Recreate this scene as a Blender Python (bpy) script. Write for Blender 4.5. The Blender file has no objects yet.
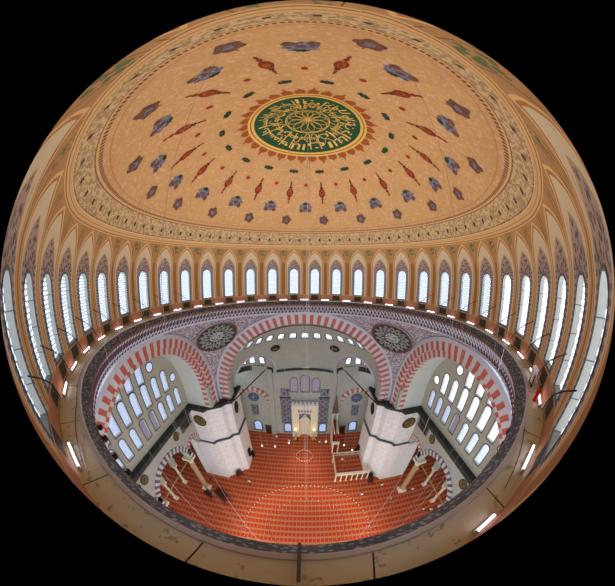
import bpy, bmesh, math, random
from mathutils import Vector, Matrix
random.seed(7)
SC = bpy.context.scene
COL = SC.collection
PI = math.pi
def R(a): return math.radians(a)
def S(*c):
    return tuple(((x/255)/12.92 if x/255 <= .04045 else ((x/255+.055)/1.055)**2.4) for x in c)+(1.0,)

# ------------------------------------------------------------------ camera
CAM = Vector((.40, -12.95, 40.5)); PITCH, ROLL = .108, -.0065
cd = bpy.data.cameras.new('camera'); cam = bpy.data.objects.new('camera', cd); COL.objects.link(cam)
cd.type = 'PANO'; cd.panorama_type = 'FISHEYE_EQUIDISTANT'; cd.fisheye_fov = R(169)
cd.clip_start = .02; cd.clip_end = 300
cam.matrix_world = (Matrix.Translation(CAM) @ Matrix.Rotation(PI/2-PITCH, 4, 'X') @ Matrix.Rotation(-ROLL, 4, 'Z'))
SC.camera = cam
# ------------------------------------------------------------------ world, view
w = bpy.data.worlds.new('world'); SC.world = w; w.use_nodes = True
w.node_tree.nodes['Background'].inputs[0].default_value = (.75, .85, 1, 1)
w.node_tree.nodes['Background'].inputs[1].default_value = 3.2
SC.view_settings.view_transform = 'Standard'; SC.view_settings.look = 'None'
SC.view_settings.exposure = 0.0; SC.view_settings.gamma = 1
try: SC.view_settings.use_curve_mapping = False
except Exception: pass
SC.cycles.max_bounces = 5; SC.cycles.diffuse_bounces = 4; SC.cycles.glossy_bounces = 2
SC.cycles.caustics_reflective = False; SC.cycles.caustics_refractive = False
PANE = 2.6          # daylight on the window panes
LAMP = 200.0        # watts of each group of chandelier oil-lamp bulbs
TUBE = 6.0         # fluorescent tubes
BULB = 3.0
UPL = 470.0  # watts of each added fill spot brightening the dome

# ------------------------------------------------------------------ node helper
class G:
    def __init__(s, name):
        s.m = bpy.data.materials.new(name); s.m.use_nodes = True
        s.t = s.m.node_tree; s.t.nodes.clear()
        s.out = s.t.nodes.new('ShaderNodeOutputMaterial')
    def math(s, op, *a):
        n = s.t.nodes.new('ShaderNodeMath'); n.operation = op
        for i, x in enumerate(a): s.put(n.inputs[i], x)
        return V(s, n.outputs[0])
    def put(s, inp, x):
        if isinstance(x, V): s.t.links.new(x.o, inp)
        elif isinstance(x, (tuple, list)): inp.default_value = x
        else: inp.default_value = x
    def uv(s):
        n = s.t.nodes.new('ShaderNodeUVMap'); n.uv_map = 'UVMap'
        x = s.t.nodes.new('ShaderNodeSeparateXYZ'); s.t.links.new(n.outputs[0], x.inputs[0])
        s._uvs = n.outputs[0]
        return V(s, x.outputs[0]), V(s, x.outputs[1])
    def pos(s):
        n = s.t.nodes.new('ShaderNodeTexCoord')
        x = s.t.nodes.new('ShaderNodeSeparateXYZ'); s.t.links.new(n.outputs['Object'], x.inputs[0])
        return V(s, x.outputs[0]), V(s, x.outputs[1]), V(s, x.outputs[2])
    def noise(s, scale, detail=3, uv=False, rough=.6):
        n = s.t.nodes.new('ShaderNodeTexNoise'); n.inputs['Scale'].default_value = scale
        n.inputs['Detail'].default_value = detail; n.inputs['Roughness'].default_value = rough
        c = s.t.nodes.new('ShaderNodeTexCoord')
        s.t.links.new(c.outputs['UV' if uv else 'Object'], n.inputs['Vector'])
        return V(s, n.outputs[0])
    def voro(s, scale, uv=True, feat='F1', out=0, rnd=1.0):
        n = s.t.nodes.new('ShaderNodeTexVoronoi'); n.feature = feat; n.inputs['Scale'].default_value = scale
        n.inputs['Randomness'].default_value = rnd
        c = s.t.nodes.new('ShaderNodeTexCoord')
        s.t.links.new(c.outputs['UV' if uv else 'Object'], n.inputs['Vector'])
        return V(s, n.outputs[out])
    def mix(s, f, a, b):
        n = s.t.nodes.new('ShaderNodeMix'); n.data_type = 'RGBA'
        s.put(n.inputs[0], f); s.put(n.inputs[6], a); s.put(n.inputs[7], b)
        return V(s, n.outputs[2])
    def bsdf(s, col, rough=.8, metal=0.0, spec=.3, bump=None, bd=.02):
        n = s.t.nodes.new('ShaderNodeBsdfPrincipled'); s.put(n.inputs['Base Color'], col)
        s.put(n.inputs['Roughness'], rough); s.put(n.inputs['Metallic'], metal)
        n.inputs['Specular IOR Level'].default_value = spec
        if bump is not None:
            b = s.t.nodes.new('ShaderNodeBump'); b.inputs['Distance'].default_value = bd
            s.put(b.inputs['Height'], bump); s.t.links.new(b.outputs[0], n.inputs['Normal'])
        s.t.links.new(n.outputs[0], s.out.inputs[0]); return s.m
    def emit(s, col, k=1.0):
        n = s.t.nodes.new('ShaderNodeEmission'); s.put(n.inputs[0], col); s.put(n.inputs[1], k)
        s.t.links.new(n.outputs[0], s.out.inputs[0]); return s.m
class V:
    def __init__(s, g, o): s.g = g; s.o = o
    def __add__(s, b): return s.g.math('ADD', s, b)
    def __radd__(s, b): return s.g.math('ADD', b, s)
    def __sub__(s, b): return s.g.math('SUBTRACT', s, b)
    def __rsub__(s, b): return s.g.math('SUBTRACT', b, s)
    def __mul__(s, b): return s.g.math('MULTIPLY', s, b)
    def __rmul__(s, b): return s.g.math('MULTIPLY', s, b)
    def __truediv__(s, b): return s.g.math('DIVIDE', s, b)
    def __lt__(s, b): return s.g.math('LESS_THAN', s, b)
    def __gt__(s, b): return s.g.math('GREATER_THAN', s, b)
    def abs(s): return s.g.math('ABSOLUTE', s)
    def fr(s): return s.g.math('FRACT', s)
    def fl(s): return s.g.math('FLOOR', s)
    def sq(s): return s.g.math('MULTIPLY', s, s)
    def rt(s): return s.g.math('SQRT', s)
    def mx(s, b): return s.g.math('MAXIMUM', s, b)
    def mn(s, b): return s.g.math('MINIMUM', s, b)
def band(v, a, b): return (v > a)*(v < b)

# ------------------------------------------------------------------ mesh helper
class MB:
    def __init__(s): s.v = []; s.f = []; s.m = []; s.uv = []; s.mats = []
    def mi(s, m):
        if m not in s.mats: s.mats.append(m)
        return s.mats.index(m)
    def face(s, pts, mat, uv=None):
        i = len(s.v); s.v += [tuple(p) for p in pts]; s.f.append(tuple(range(i, i+len(pts)))); s.m.append(s.mi(mat))
        s.uv.append(uv if uv else [(0, 0)]*len(pts))
    def grid(s, fn, us, vs, mat, uvf=None, skip=None):
        for i in range(len(us)-1):
            for j in range(len(vs)-1):
                c = [(us[i], vs[j]), (us[i+1], vs[j]), (us[i+1], vs[j+1]), (us[i], vs[j+1])]
                if skip and skip((us[i]+us[i+1])/2, (vs[j]+vs[j+1])/2): continue
                m = mat(i, j) if callable(mat) else mat
                s.face([fn(*q) for q in c], m, [uvf(*q) if uvf else q for q in c])
    def box(s, a, b, mat, M=None):
        x0, y0, z0 = a; x1, y1, z1 = b
        P = [Vector(p) for p in ((x0,y0,z0),(x1,y0,z0),(x1,y1,z0),(x0,y1,z0),(x0,y0,z1),(x1,y0,z1),(x1,y1,z1),(x0,y1,z1))]
        if M: P = [M @ p for p in P]
        for q in ((0,3,2,1),(4,5,6,7),(0,1,5,4),(1,2,6,5),(2,3,7,6),(3,0,4,7)):
            pts = [P[k] for k in q]
            a1 = (pts[1]-pts[0]).length; b1 = (pts[2]-pts[1]).length
            s.face(pts, mat, [(0,0),(a1,0),(a1,b1),(0,b1)])
    def prism(s, poly, z0, z1, mat, cap=None):
        n = len(poly); u = 0
        for i in range(n):
            a, b = poly[i], poly[(i+1) % n]; L = math.hypot(b[0]-a[0], b[1]-a[1])
            s.face([(a[0],a[1],z0),(b[0],b[1],z0),(b[0],b[1],z1),(a[0],a[1],z1)], mat, [(u,z0),(u+L,z0),(u+L,z1),(u,z1)]); u += L
        s.face([(p[0],p[1],z1) for p in poly], cap or mat, [(p[0],p[1]) for p in poly])
        s.face([(p[0],p[1],z0) for p in reversed(poly)], cap or mat, [(p[0],p[1]) for p in reversed(poly)])
    def lathe(s, prof, mat, n=16, c=(0,0,0), M=None):
        for i in range(n):
            a, b = 2*PI*i/n, 2*PI*(i+1)/n
            for j in range(len(prof)-1):
                (r0, z0), (r1, z1) = prof[j], prof[j+1]
                q = [Vector((r0*math.cos(a), r0*math.sin(a), z0)), Vector((r0*math.cos(b), r0*math.sin(b), z0)),
                     Vector((r1*math.cos(b), r1*math.sin(b), z1)), Vector((r1*math.cos(a), r1*math.sin(a), z1))]
                if M: q = [M @ p for p in q]
                q = [p+Vector(c) for p in q]
                if r0 < 1e-6: q = [q[0], q[2], q[3]]
                elif r1 < 1e-6: q = [q[0], q[1], q[2]]
                s.face(q, mat, [(i/n*6, z0)]*len(q))
    def tube(s, pts, r, mat, n=6, closed=False):
        pts = [Vector(p) for p in pts]; rings = []
        N = len(pts)
        for i, p in enumerate(pts):
            if closed: t = pts[(i+1) % N]-pts[i-1]
            else: t = pts[min(i+1, N-1)]-pts[max(i-1, 0)]
            t.normalize(); up = Vector((0,0,1)) if abs(t.z) < .9 else Vector((1,0,0))
            a = t.cross(up).normalized(); b = t.cross(a)
            rr = r[i] if isinstance(r, (list, tuple)) else r
            rings.append([p+(a*math.cos(2*PI*k/n)+b*math.sin(2*PI*k/n))*rr for k in range(n)])
        for i in range(N if closed else N-1):
            A, B = rings[i], rings[(i+1) % N]
            for k in range(n): s.face([A[k], A[(k+1) % n], B[(k+1) % n], B[k]], mat)
        if not closed: s.face(list(reversed(rings[0])), mat); s.face(rings[-1], mat)
    def build(s, name, parent=None, smooth=False, loc=None, merge=True):
        me = bpy.data.meshes.new(name); me.from_pydata(s.v, [], s.f)
        for m in s.mats: me.materials.append(m)
        me.polygons.foreach_set('material_index', s.m)
        uvl = me.uv_layers.new(name='UVMap'); flat = []
        for u in s.uv:
            for c in u: flat += [c[0], c[1]]
        uvl.data.foreach_set('uv', flat)
        if merge:
            bm = bmesh.new(); bm.from_mesh(me); bmesh.ops.remove_doubles(bm, verts=bm.verts, dist=1e-4); bm.to_mesh(me); bm.free()
        if smooth: me.polygons.foreach_set('use_smooth', [True]*len(me.polygons))
        o = bpy.data.objects.new(name, me); COL.objects.link(o)
        if loc:
            me.transform(Matrix.Translation(-Vector(loc))); o.location = loc
        if parent:
            o.parent = parent
            if parent.location.length > 0 and not loc:      # mesh was written in world space
                me.transform(Matrix.Translation(-parent.location))
            elif loc: o.location = Vector(loc)-parent.location
        return o
def empty(name, loc=(0,0,0)):
    o = bpy.data.objects.new(name, None); COL.objects.link(o); o.location = loc; o.empty_display_size = .2; return o
def struct(o): o['kind'] = 'structure'; return o
def thing(o, label, cat, group=None):
    o['label'] = label; o['category'] = cat
    if group: o['group'] = group
    return o

# ------------------------------------------------------------------ materials
def plain(name, c, rough=.8, metal=0.0, n=0.0, ns=2.0):
    g = G(name)
    if n: return g.bsdf(g.mix(g.noise(ns), tuple(x*(1-n) for x in c[:3])+(1,), tuple(min(1, x*(1+n)) for x in c[:3])+(1,)), rough, metal)
    return g.bsdf(c, rough, metal)
def m_stone(name, c, c2, bw=1.1, bh=.55, joint=.012, k=.6):
    g = G(name); u, v = g.uv()
    row = (v/bh).fl(); uu = (u/bw + row*.5).fr(); vv = (v/bh).fr()
    j = ((uu < joint/bw*2).mx(vv < joint/bh*2))
    base = g.mix(g.noise(.8, 4), c, c2)
    return g.bsdf(g.mix(j*k, base, S(95, 90, 84)), .85)
STONE = m_stone('pale_ashlar', S(186, 186, 172), S(160, 160, 146))
PLASTER = plain('pale_plaster', S(172, 176, 160), .9, 0, .12, .5)
BARREL = plain('barrel_plaster', S(196, 200, 188), .9, 0, .12, .5)
PIERM = m_stone('white_marble_ashlar', S(236, 233, 225), S(214, 209, 198), 1.3, 1.1, .015, .5)
TYMP = plain('grey_beige_plaster', S(176, 172, 152), .9, 0, .08, .7)
RED = plain('red_voussoir', S(186, 94, 74), .85, 0, .15, 2)
PINK = plain('pink_voussoir', S(178, 102, 96), .85, 0, .15, 2)
WHITE = plain('white_voussoir', S(200, 192, 188), .85, 0, .1, 2)
MOULD = plain('grey_white_moulding', S(190, 190, 196), .8, 0, .1, 2)
DARK = plain('dark_green_cornice', S(44, 50, 46), .6, 0, .3, 3)
BLACK = plain('black_metal', S(22, 22, 24), .5, .5)
GOLD = plain('gold_leaf', S(205, 168, 84), .45, .25)
GREEN = plain('green_ground', S(22, 66, 34), .7)
WOOD = plain('dark_wood', S(70, 38, 22), .6, 0, .3, 4)
CREAM = plain('cream_marble', S(226, 214, 184), .6, 0, .1, 3)
REDCLOTH = plain('red_cloth', S(140, 24, 18), .8)
CABLEM = plain('steel_cable', S(180, 172, 160), .5, .3)
FRAMEM = plain('grey_window_frame', S(92, 94, 98), .8, 0, .15, 3)
def m_pane(name, bright, darkc, p=.2, k=PANE, rad=.36):
    g = G(name); u, v = g.uv()
    row = (v/(p*.87)).fl(); a = (u/p+row*.5).fr()-.5; b = ((v/(p*.87)).fr()-.5)*.87
    d = (a.sq()+b.sq()).rt()
    dk = tuple(c*1.1/k for c in darkc[:3])+(1,)
    return g.emit(g.mix(d < rad, dk, bright), k)
PANE_D = m_pane('lattice_daylight', (.80, .88, 1, 1), (.18, .22, .34, 1), .2, PANE*.62, .40)
PANE_L = m_pane('lattice_daylight_blue', (.66, .76, 1, 1), (.13, .17, .3, 1), .2, PANE*.50, .40)
PANE_R = m_pane('lattice_daylight_white', (.95, .95, 1, 1), (.35, .36, .45, 1), .2, PANE*.75, .42)
PANE_C = m_pane('stained_lattice', (.55, .48, .58, 1), (.16, .12, .18, 1), .26, PANE*.3, .3)
PANE_W = G('clear_daylight').emit((.9, .93, 1, 1), PANE*.6)
PANE_B = m_pane('blue_window', (.5, .66, 1, 1), (.12, .16, .3, 1), .5, PANE*.45, .42)

# orange painted dome:  u = angle in sixteenths, v = elevation in degrees
def m_dome():
    g = G('orange_painted_dome'); u, v = g.uv()
    n1 = g.noise(.35, 5); n2 = g.noise(3.5, 4)
    base = g.mix(n1, S(198, 156, 102), S(180, 134, 84))
    base = g.mix((n2 > .56)*.4, base, S(212, 176, 134))
    base = g.mix((g.noise(9, 3) > .6)*.35, base, S(140, 96, 60))
    # ornament bands at the foot of the dome
    tanc = g.mix(g.noise(5, 2) > .5, S(196, 168, 120), S(158, 128, 92))
    c = g.mix(v < 25.4, base, S(200, 160, 104))
    c = g.mix(band(v, 18.0, 24.6), c, tanc)
    dots = band(v, 20.2, 21.6)*((((u*4).fr()-.5).abs()) < .09)
    c = g.mix(dots, c, S(74, 50, 42))
    bead = ((((u*22).fr()-.5).abs()) < .3)
    c = g.mix(band(v, 25.4, 26.1)*bead, c, S(110, 62, 44))
    c = g.mix(band(v, 18.0, 18.35)*bead, c, S(96, 66, 54))
    for a, b, cc in ((16.0, 16.3, S(150, 108, 66)), (16.9, 17.2, S(140, 100, 62)), (17.7, 18.0, S(216, 180, 120)), (24.6, 24.9, S(130, 90, 62)), (27.2, 27.5, S(176, 124, 76))):
        c = g.mix(band(v, a, b), c, cc)
    return g.bsdf(c, .9)
DOME = m_dome()
# drum bays: u = metres from the window axis, v = height
def m_drum():
    g = G('painted_drum_bays'); u, v = g.uv(); au = u.abs()
    n = g.noise(1.2, 4)
    c = g.mix(n, S(186, 144, 92), S(154, 112, 68))
    c = g.mix(band(au, .93, .97), c, S(92, 58, 32))
    c = g.mix((au > 1.16)*(v < 41.6), c, S(150, 104, 58))
    def arch(hw, zs, zt):          # inside a pointed arch
        h = zt-zs; t = ((v-zs).mx(0.0))/h
        return (au < (1.0-t.math2('POWER', 2.5))*hw)*(v < zt)
    c = g.mix(arch(1.08, 41.2, 43.25), c, S(216, 172, 108))
    c = g.mix(arch(1.0, 41.2, 43.1), c, S(168, 112, 66))
    c = g.mix(arch(.93, 41.2, 42.95), c, S(204, 186, 150))
    orn = g.mix(g.voro(7.0) < .42, S(166, 144, 130), S(92, 74, 80))
    c = g.mix(arch(.74, 40.8, 42.1), c, S(176, 142, 96))
    c = g.mix(arch(.68, 40.8, 42.0), c, orn)
    bord = g.mix(((v*5.0).fr() > .5), S(158, 154, 156), S(116, 108, 116))
    c = g.mix(band(au, .58, .78)*(v < 41.1)*(v > 37.5), c, bord)
    # small green/red flower above each pier
    fl = ((u.abs()-1.28).sq()*3+((v-43.0).sq())*.7) < .16
    c = g.mix(fl*(g.voro(5.0) < .5), c, S(96, 104, 66))
    c = g.mix(v > 43.3, c, S(206, 164, 106)); c = g.mix(band(v, 43.38, 43.44), c, S(140, 98, 60)); c = g.mix(band(v, 43.6, 43.64), c, S(150, 108, 66))
    # dado: orange-red panel under piers, dark panel under windows
    dado = g.mix(n, S(180, 124, 92), S(156, 106, 78))
    dado = g.mix(au < .62, dado, S(160, 122, 84))
    dado = g.mix((au < .42)*band(v, 36.85, 37.4), dado, S(58, 60, 52))
    c = g.mix(v < 37.45, c, dado)
    c = g.mix(band(v, 37.42, 37.5), c, S(190, 140, 92))
    return g.bsdf(c, .88)
V.math2 = lambda s, op, b: s.g.math(op, s, b)
DRUM = m_drum()
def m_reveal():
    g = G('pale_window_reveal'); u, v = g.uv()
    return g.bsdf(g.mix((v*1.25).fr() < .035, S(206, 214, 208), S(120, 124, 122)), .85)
REVEAL = m_reveal()
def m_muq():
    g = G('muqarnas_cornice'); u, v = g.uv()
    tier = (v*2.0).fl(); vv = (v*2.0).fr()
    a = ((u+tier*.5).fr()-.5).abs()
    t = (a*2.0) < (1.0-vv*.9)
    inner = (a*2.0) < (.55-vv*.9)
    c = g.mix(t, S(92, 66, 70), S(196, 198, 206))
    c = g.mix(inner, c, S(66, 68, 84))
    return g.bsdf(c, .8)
MUQ = m_muq()
def m_orn(name, ground, a, b, sc, th=.3, uv=False, rough=.85, metal=0.0):
    g = G(name); d = g.voro(sc, uv=uv); e = g.voro(sc*2.1, uv=uv)
    c = g.mix(d < th, ground, a); c = g.mix((e < th*.72)*(d > th*1.15), c, b)
    return g.bsdf(c, rough, metal)
PEND = m_orn('pendentive_arabesque', S(146, 134, 136), S(198, 196, 202), S(104, 64, 66), 3.6, .42)
FASCIA = m_orn('dark_carved_fascia', S(70, 74, 78), S(150, 152, 160), S(28, 30, 32), 8.0, .36, False, .32, .55)
FASCIA2 = m_orn('brown_carved_band', S(128, 90, 76), S(84, 52, 44), S(160, 128, 110), 4.0, .3)
def m_slab():
    g = G('tan_walkway_stone'); u, v = g.uv()
    c = g.mix(g.noise(1.5, 5), S(220, 224, 208), S(198, 202, 186))
    c = g.mix((g.noise(4, 4) > .62)*.5, c, S(120, 104, 78))
    j = ((u*.5).fr() < .012)
    return g.bsdf(g.mix(j, c, S(60, 54, 44)), .8)
SLAB = m_slab()
def m_carpet():
    g = G('orange_red_prayer_carpet'); x, y, z = g.pos()
    fy = ((y+60.0)/1.2).fr(); fx = ((x+60.0)/.62).fr()
    line = fy < .22
    cell = (((fx-.5).abs()) < .37)*band(fy, .34, .92)
    c = g.mix(g.noise(.35, 3), S(198, 104, 54), S(178, 88, 52))
    c = g.mix(cell, c, g.mix(g.noise(3, 2), S(192, 58, 20), S(158, 44, 20)))
    c = g.mix(line, c, S(184, 136, 96))
    c = g.mix((line)*(((fx*2.0).fr()-.5).abs() < .2), c, S(150, 72, 44))
    return g.bsdf(c, .95)
CARPET = m_carpet()
def m_tile(name, p=1.0):
    g = G(name); u, v = g.uv()
    a = ((u/p).fr()-.5); b = ((v/p).fr()-.5); d = (a.sq()+b.sq()).rt()
    c = g.mix(g.voro(3.2) < .45, S(104, 112, 128), S(52, 62, 86))
    c = g.mix(band(d, .36, .42), c, S(176, 172, 160))
    c = g.mix(d < .15, c, S(128, 70, 60))
    return g.bsdf(c, .5)
TILE = m_tile('blue_grey_tilework', 1.5)
def m_roundel(name, ground, stroke, rim, sc=3.0, bands=True):
    # u,v in -1..1 on the disc
    g = G(name); u, v = g.uv(); r = (u.sq()+v.sq()).rt()
    d = g.voro(sc)
    ring = g.math('ARCTAN2', v, u)*(16/(2*PI))
    petal = (((ring.fr()-.5).abs()*1.3)+(r-.62).abs()*2.2)
    c = g.mix(band(petal, .28, .42), ground, stroke)
    c = g.mix(band(petal, .58, .70), c, stroke)
    c = g.mix((d < .26)*.7, c, stroke)
    c = g.mix(r < .30, c, g.mix(g.voro(sc*2.5) < .4, stroke, ground))
    c = g.mix(band(r, .29, .33), c, stroke)
    c = g.mix(r > .86, c, rim)
    c = g.mix(band(r, .88, .91), c, ground)
    return g.bsdf(c, .8)
ROSE = m_roundel('arabesque_roundel', S(26, 36, 34), S(170, 176, 168), S(112, 66, 52), 5.0)
BLUEROSE = m_roundel('blue_tile_roundel', S(46, 60, 88), S(128, 140, 158), S(70, 78, 96), 4.0)
def m_oval():
    g = G('gold_on_olive_medallion'); u, v = g.uv(); r = (u.sq()+v.sq()).rt()
    c = g.mix(g.voro(5.0) < .32, S(84, 72, 34), S(160, 132, 64))
    c = g.mix(r > .85, c, S(58, 50, 30))
    return g.bsdf(c, .7)
OVAL = m_oval()
DGREEN = plain('dark_green_disc', S(28, 34, 22), .6)
FLOWB = m_orn('grey_blue_painted_flower', S(106, 104, 118), S(72, 74, 92), S(176, 164, 150), 3.2, .35)
FLOWR = m_orn('brown_painted_flower', S(104, 68, 54), S(84, 58, 58), S(150, 100, 66), 3.2, .35)
PENDM = m_orn('red_painted_pendant', S(124, 40, 18), S(156, 84, 40), S(80, 30, 20), 2.5, .3)
CARTG = m_orn('green_painted_cartouche', S(34, 58, 34), S(24, 36, 26), S(120, 110, 60), 2.5, .25)
DOTR = plain('red_painted_dot', S(150, 38, 20))
FRINGE = plain('brown_painted_fringe', S(150, 76, 22), .8, 0, .2, 2)
SKIN = plain('skin', S(190, 140, 110))

# ------------------------------------------------------------------ openings
def arch_pts(w, zb, zs, n=8, pointed=0.0, off=0.0):
    """outline of an arched opening around s=0, from bottom left, over the top, to bottom right"""
    h = w/2+off; P = [(-h, zb-off)]
    for k in range(n+1):
        a = PI-PI*k/n; P.append((h*math.cos(a), zs+(h*(1+pointed))*math.sin(a)))
    P.append((h, zb-off)); return P
def wall_band(mb, f, s0, s1, z0, z1, ops, mat, depth=.5, rmat=None, nz=1, ds=1.2, uvf=None, nt=1, pointed=0.0, sill=True):
    """wall strip with arched openings; f(s,z,d)->point; ops = list (centre, width, zb, zs)"""
    ops = sorted(ops); cur = s0
    uvf = uvf or (lambda s, z: (s, z))
    def plain_(a, b):
        if b-a < 1e-4: return
        n = max(1, int(round((b-a)/ds))); ss = [a+(b-a)*i/n for i in range(n+1)]
        zz = [z0+(z1-z0)*j/(nz+nt) for j in range(nz+nt+1)]
        mb.grid(lambda s, z: f(s, z, 0), ss, zz, mat, uvf)
    for (c, w, zb, zs) in ops:
        plain_(cur, c-w/2)
        P = arch_pts(w, zb, zs, 8, pointed)
        ss = [c+p[0] for p in P[1:-1]]; zt = [p[1] for p in P[1:-1]]
        for i in range(len(ss)-1):
            a, b = ss[i], ss[i+1]
            if b-a < 1e-6: continue
            if zb > z0: mb.face([f(a, z0, 0), f(b, z0, 0), f(b, zb, 0), f(a, zb, 0)], mat, [uvf(a, z0), uvf(b, z0), uvf(b, zb), uvf(a, zb)])
            for j in range(nt):
                A0 = zt[i]+(z1-zt[i])*j/nt; A1 = zt[i]+(z1-zt[i])*(j+1)/nt
                B0 = zt[i+1]+(z1-zt[i+1])*j/nt; B1 = zt[i+1]+(z1-zt[i+1])*(j+1)/nt
                mb.face([f(a, A0, 0), f(b, B0, 0), f(b, B1, 0), f(a, A1, 0)], mat, [uvf(a, A0), uvf(b, B0), uvf(b, B1), uvf(a, A1)])
        Q = [(c+p[0], p[1]) for p in P]+([(c-w/2, zb)] if sill else [])
        for i in range(len(Q)-1):
            (a, za), (b, zb2) = Q[i], Q[i+1]
            mb.face([f(a, za, 0), f(a, za, depth), f(b, zb2, depth), f(b, zb2, 0)], rmat or mat, [(0, za), (depth, za), (depth, zb2), (0, zb2)])
        cur = c+w/2
    plain_(cur, s1)
WN = [0]
def window(f, c, w, zb, zs, dep, pane, fmat=FRAMEM, fw=.13, proud=.05, pointed=0.0, n=8, round_=False):
    """a window in a wall: frame band around the opening + lattice pane set back by dep"""
    WN[0] += 1
    fr = MB()
    if round_:
        mid = (zb+zs)/2
        I = [(w/2*math.cos(2*PI*k/16), mid+w/2*math.sin(2*PI*k/16)) for k in range(17)]
        O = [((w/2+fw)*math.cos(2*PI*k/16), mid+(w/2+fw)*math.sin(2*PI*k/16)) for k in range(17)]
    else:
        I = arch_pts(w, zb, zs, n, pointed); O = arch_pts(w, zb, zs, n, pointed, fw); I = I+[I[0]]; O = O+[O[0]]
    for i in range(len(I)-1):
        a, b, d, e = I[i], I[i+1], O[i+1], O[i]
        g = lambda p, q: f(c+p[0], p[1], q)
        fr.face([g(a, -proud), g(b, -proud), g(d, -proud), g(e, -proud)], fmat)
        fr.face([g(e, -proud), g(d, -proud), g(d, .0), g(e, .0)], fmat)
        fr.face([g(a, 0), g(b, 0), g(b, -proud), g(a, -proud)], fmat)
    o = struct(fr.build('window_%d' % WN[0]))
    p = MB(); pts = [f(c+q[0], q[1], dep) for q in I[:-1]]
    p.face(pts, pane, [q for q in I[:-1]]); p.build('pane', o)
    return o

# ================================================================== DOME
ZC, RD = 39.8, 13.2
def dome_pt(rho, phi, lift=0.0):
    f = (phi+PI) % (2*PI)-PI; af = abs(f)
    A = float(.34-.24*min(1, max(0, (rho-3.5)/8.5)))
    h1 = ((1-math.cos(f))/2)**2.7; t = max(0, min(1, (af-R(100))/R(75))); h2 = t*t*(3-2*t)
    t3 = max(0, min(1, (af-R(125))/R(53))); q3 = max(0, min(1, (rho-11.3)/.7)); h2 = h2*(1-q3)+q3*(t3*t3*(3-2*t3))**1.5
    w_ = max(0, min(1, (rho-6)/4)); r = rho*(1-A*(h1*(1-w_)+h2*w_))
    f -= math.copysign(R(7)*math.sin(PI*max(0, min(1, (af-R(80))/R(100))))*min(1, rho/6)*(1-q3*.7), f)
    xo = .33*max(0, 1-(rho/12.2)**2)
    x = r*math.sin(f)+xo; y = r*math.cos(f)
    h = x*x+y*y
    z = ZC+math.sqrt(max(0, RD*RD-h))
    p = Vector((x, y, z)); n = Vector((x, y, z-ZC)).normalized()
    return p-n*lift
RTOP = RD*math.cos(R(17.4)); ZTOP = ZC+RD*math.sin(R(17.4)); ELA = math.asin((41.0-ZC)/RD)
dm = MB()
els = [17.4+ (90-17.4)*i/64 for i in range(65)]
dm.grid(lambda u, v: dome_pt(RD*math.cos(R(v)), u*PI/8), [i*16/128 for i in range(129)], els, DOME)
def patch(mb, rho, phi, poly, mat, lift=.03, sx=1.0, sy=1.0):
    """flat painted shape: poly in metres (tangential, radial-outward)"""
    pts = []
    for (a, b) in poly:
        r = rho+b*sy; pts.append(dome_pt(r, phi+a*sx/max(r, .5), lift))
    mb.face(list(reversed(pts)), mat)
def blob(n, rx, ry, wob=.0, k=5, ph=0):
    return [(rx*(1+wob*math.cos(k*2*PI*i/n+ph))*math.cos(2*PI*i/n), ry*(1+wob*math.cos(k*2*PI*i/n+ph))*math.sin(2*PI*i/n)) for i in range(n)]
motifs = MB()
for i in range(16):
    A = (i+.5)*PI/8; B = i*PI/8
    patch(motifs, 6.6, A, [(-.44,.0),(-.4,.17),(-.2,.15),(0,.22),(.2,.15),(.4,.17),(.44,0),(.4,-.17),(.2,-.15),(0,-.22),(-.2,-.15),(-.4,-.17)], CARTG)
    patch(motifs, 8.05, B, blob(12, .2, .17), DOTR)
    # pendants: finial, body, tail
    patch(motifs, 8.75, A, [(-.06,-1.0),(.06,-1.0),(.1,-.55),(-.1,-.55)], PENDM)
    patch(motifs, 8.35, A, blob(8, .17, .12), CARTG)
    patch(motifs, 8.85, A, [(0,-.5),(.2,-.35),(.36,-.05),(.33,.2),(.16,.42),(0,.5),(-.16,.42),(-.33,.2),(-.36,-.05),(-.2,-.35)], PENDM)
    patch(motifs, 8.85, A, blob(10, .2, .24), FRINGE, .045)
    patch(motifs, 8.85, A, blob(8, .1, .14), PENDM, .06)
    patch(motifs, 9.5, A, [(0,-.2),(.16,-.05),(.05,.1),(.1,.25),(0,.4),(-.1,.25),(-.05,.1),(-.16,-.05)], PENDM)
    # blue-grey bouquet
    patch(motifs, 10.15, B, blob(30, .68, .36, .12, 7), FLOWB)
    patch(motifs, 10.42, B+.044, blob(12, .24, .16, .15, 5), FLOWR, .04); patch(motifs, 10.42, B-.044, blob(12, .24, .16, .15, 5), FLOWR, .04)
    patch(motifs, 10.2, B, blob(12, .24, .13, .1, 4), FLOWR, .045)
    patch(motifs, 9.85, B, blob(14, .3, .12, .2, 7), CARTG, .045)
    # brown palmette
    patch(motifs, 11.15, A, blob(24, .52, .30, .13, 5), FLOWR)
    patch(motifs, 10.85, A, [(-.07,.1),(0,-.2),(.07,.1)], FLOWR)
    patch(motifs, 11.17, A, blob(9, .2, .12), FLOWB, .045)
dome = struct(dm.build('ceiling', smooth=True))
motifs.build('painted_motifs', dome)
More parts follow.
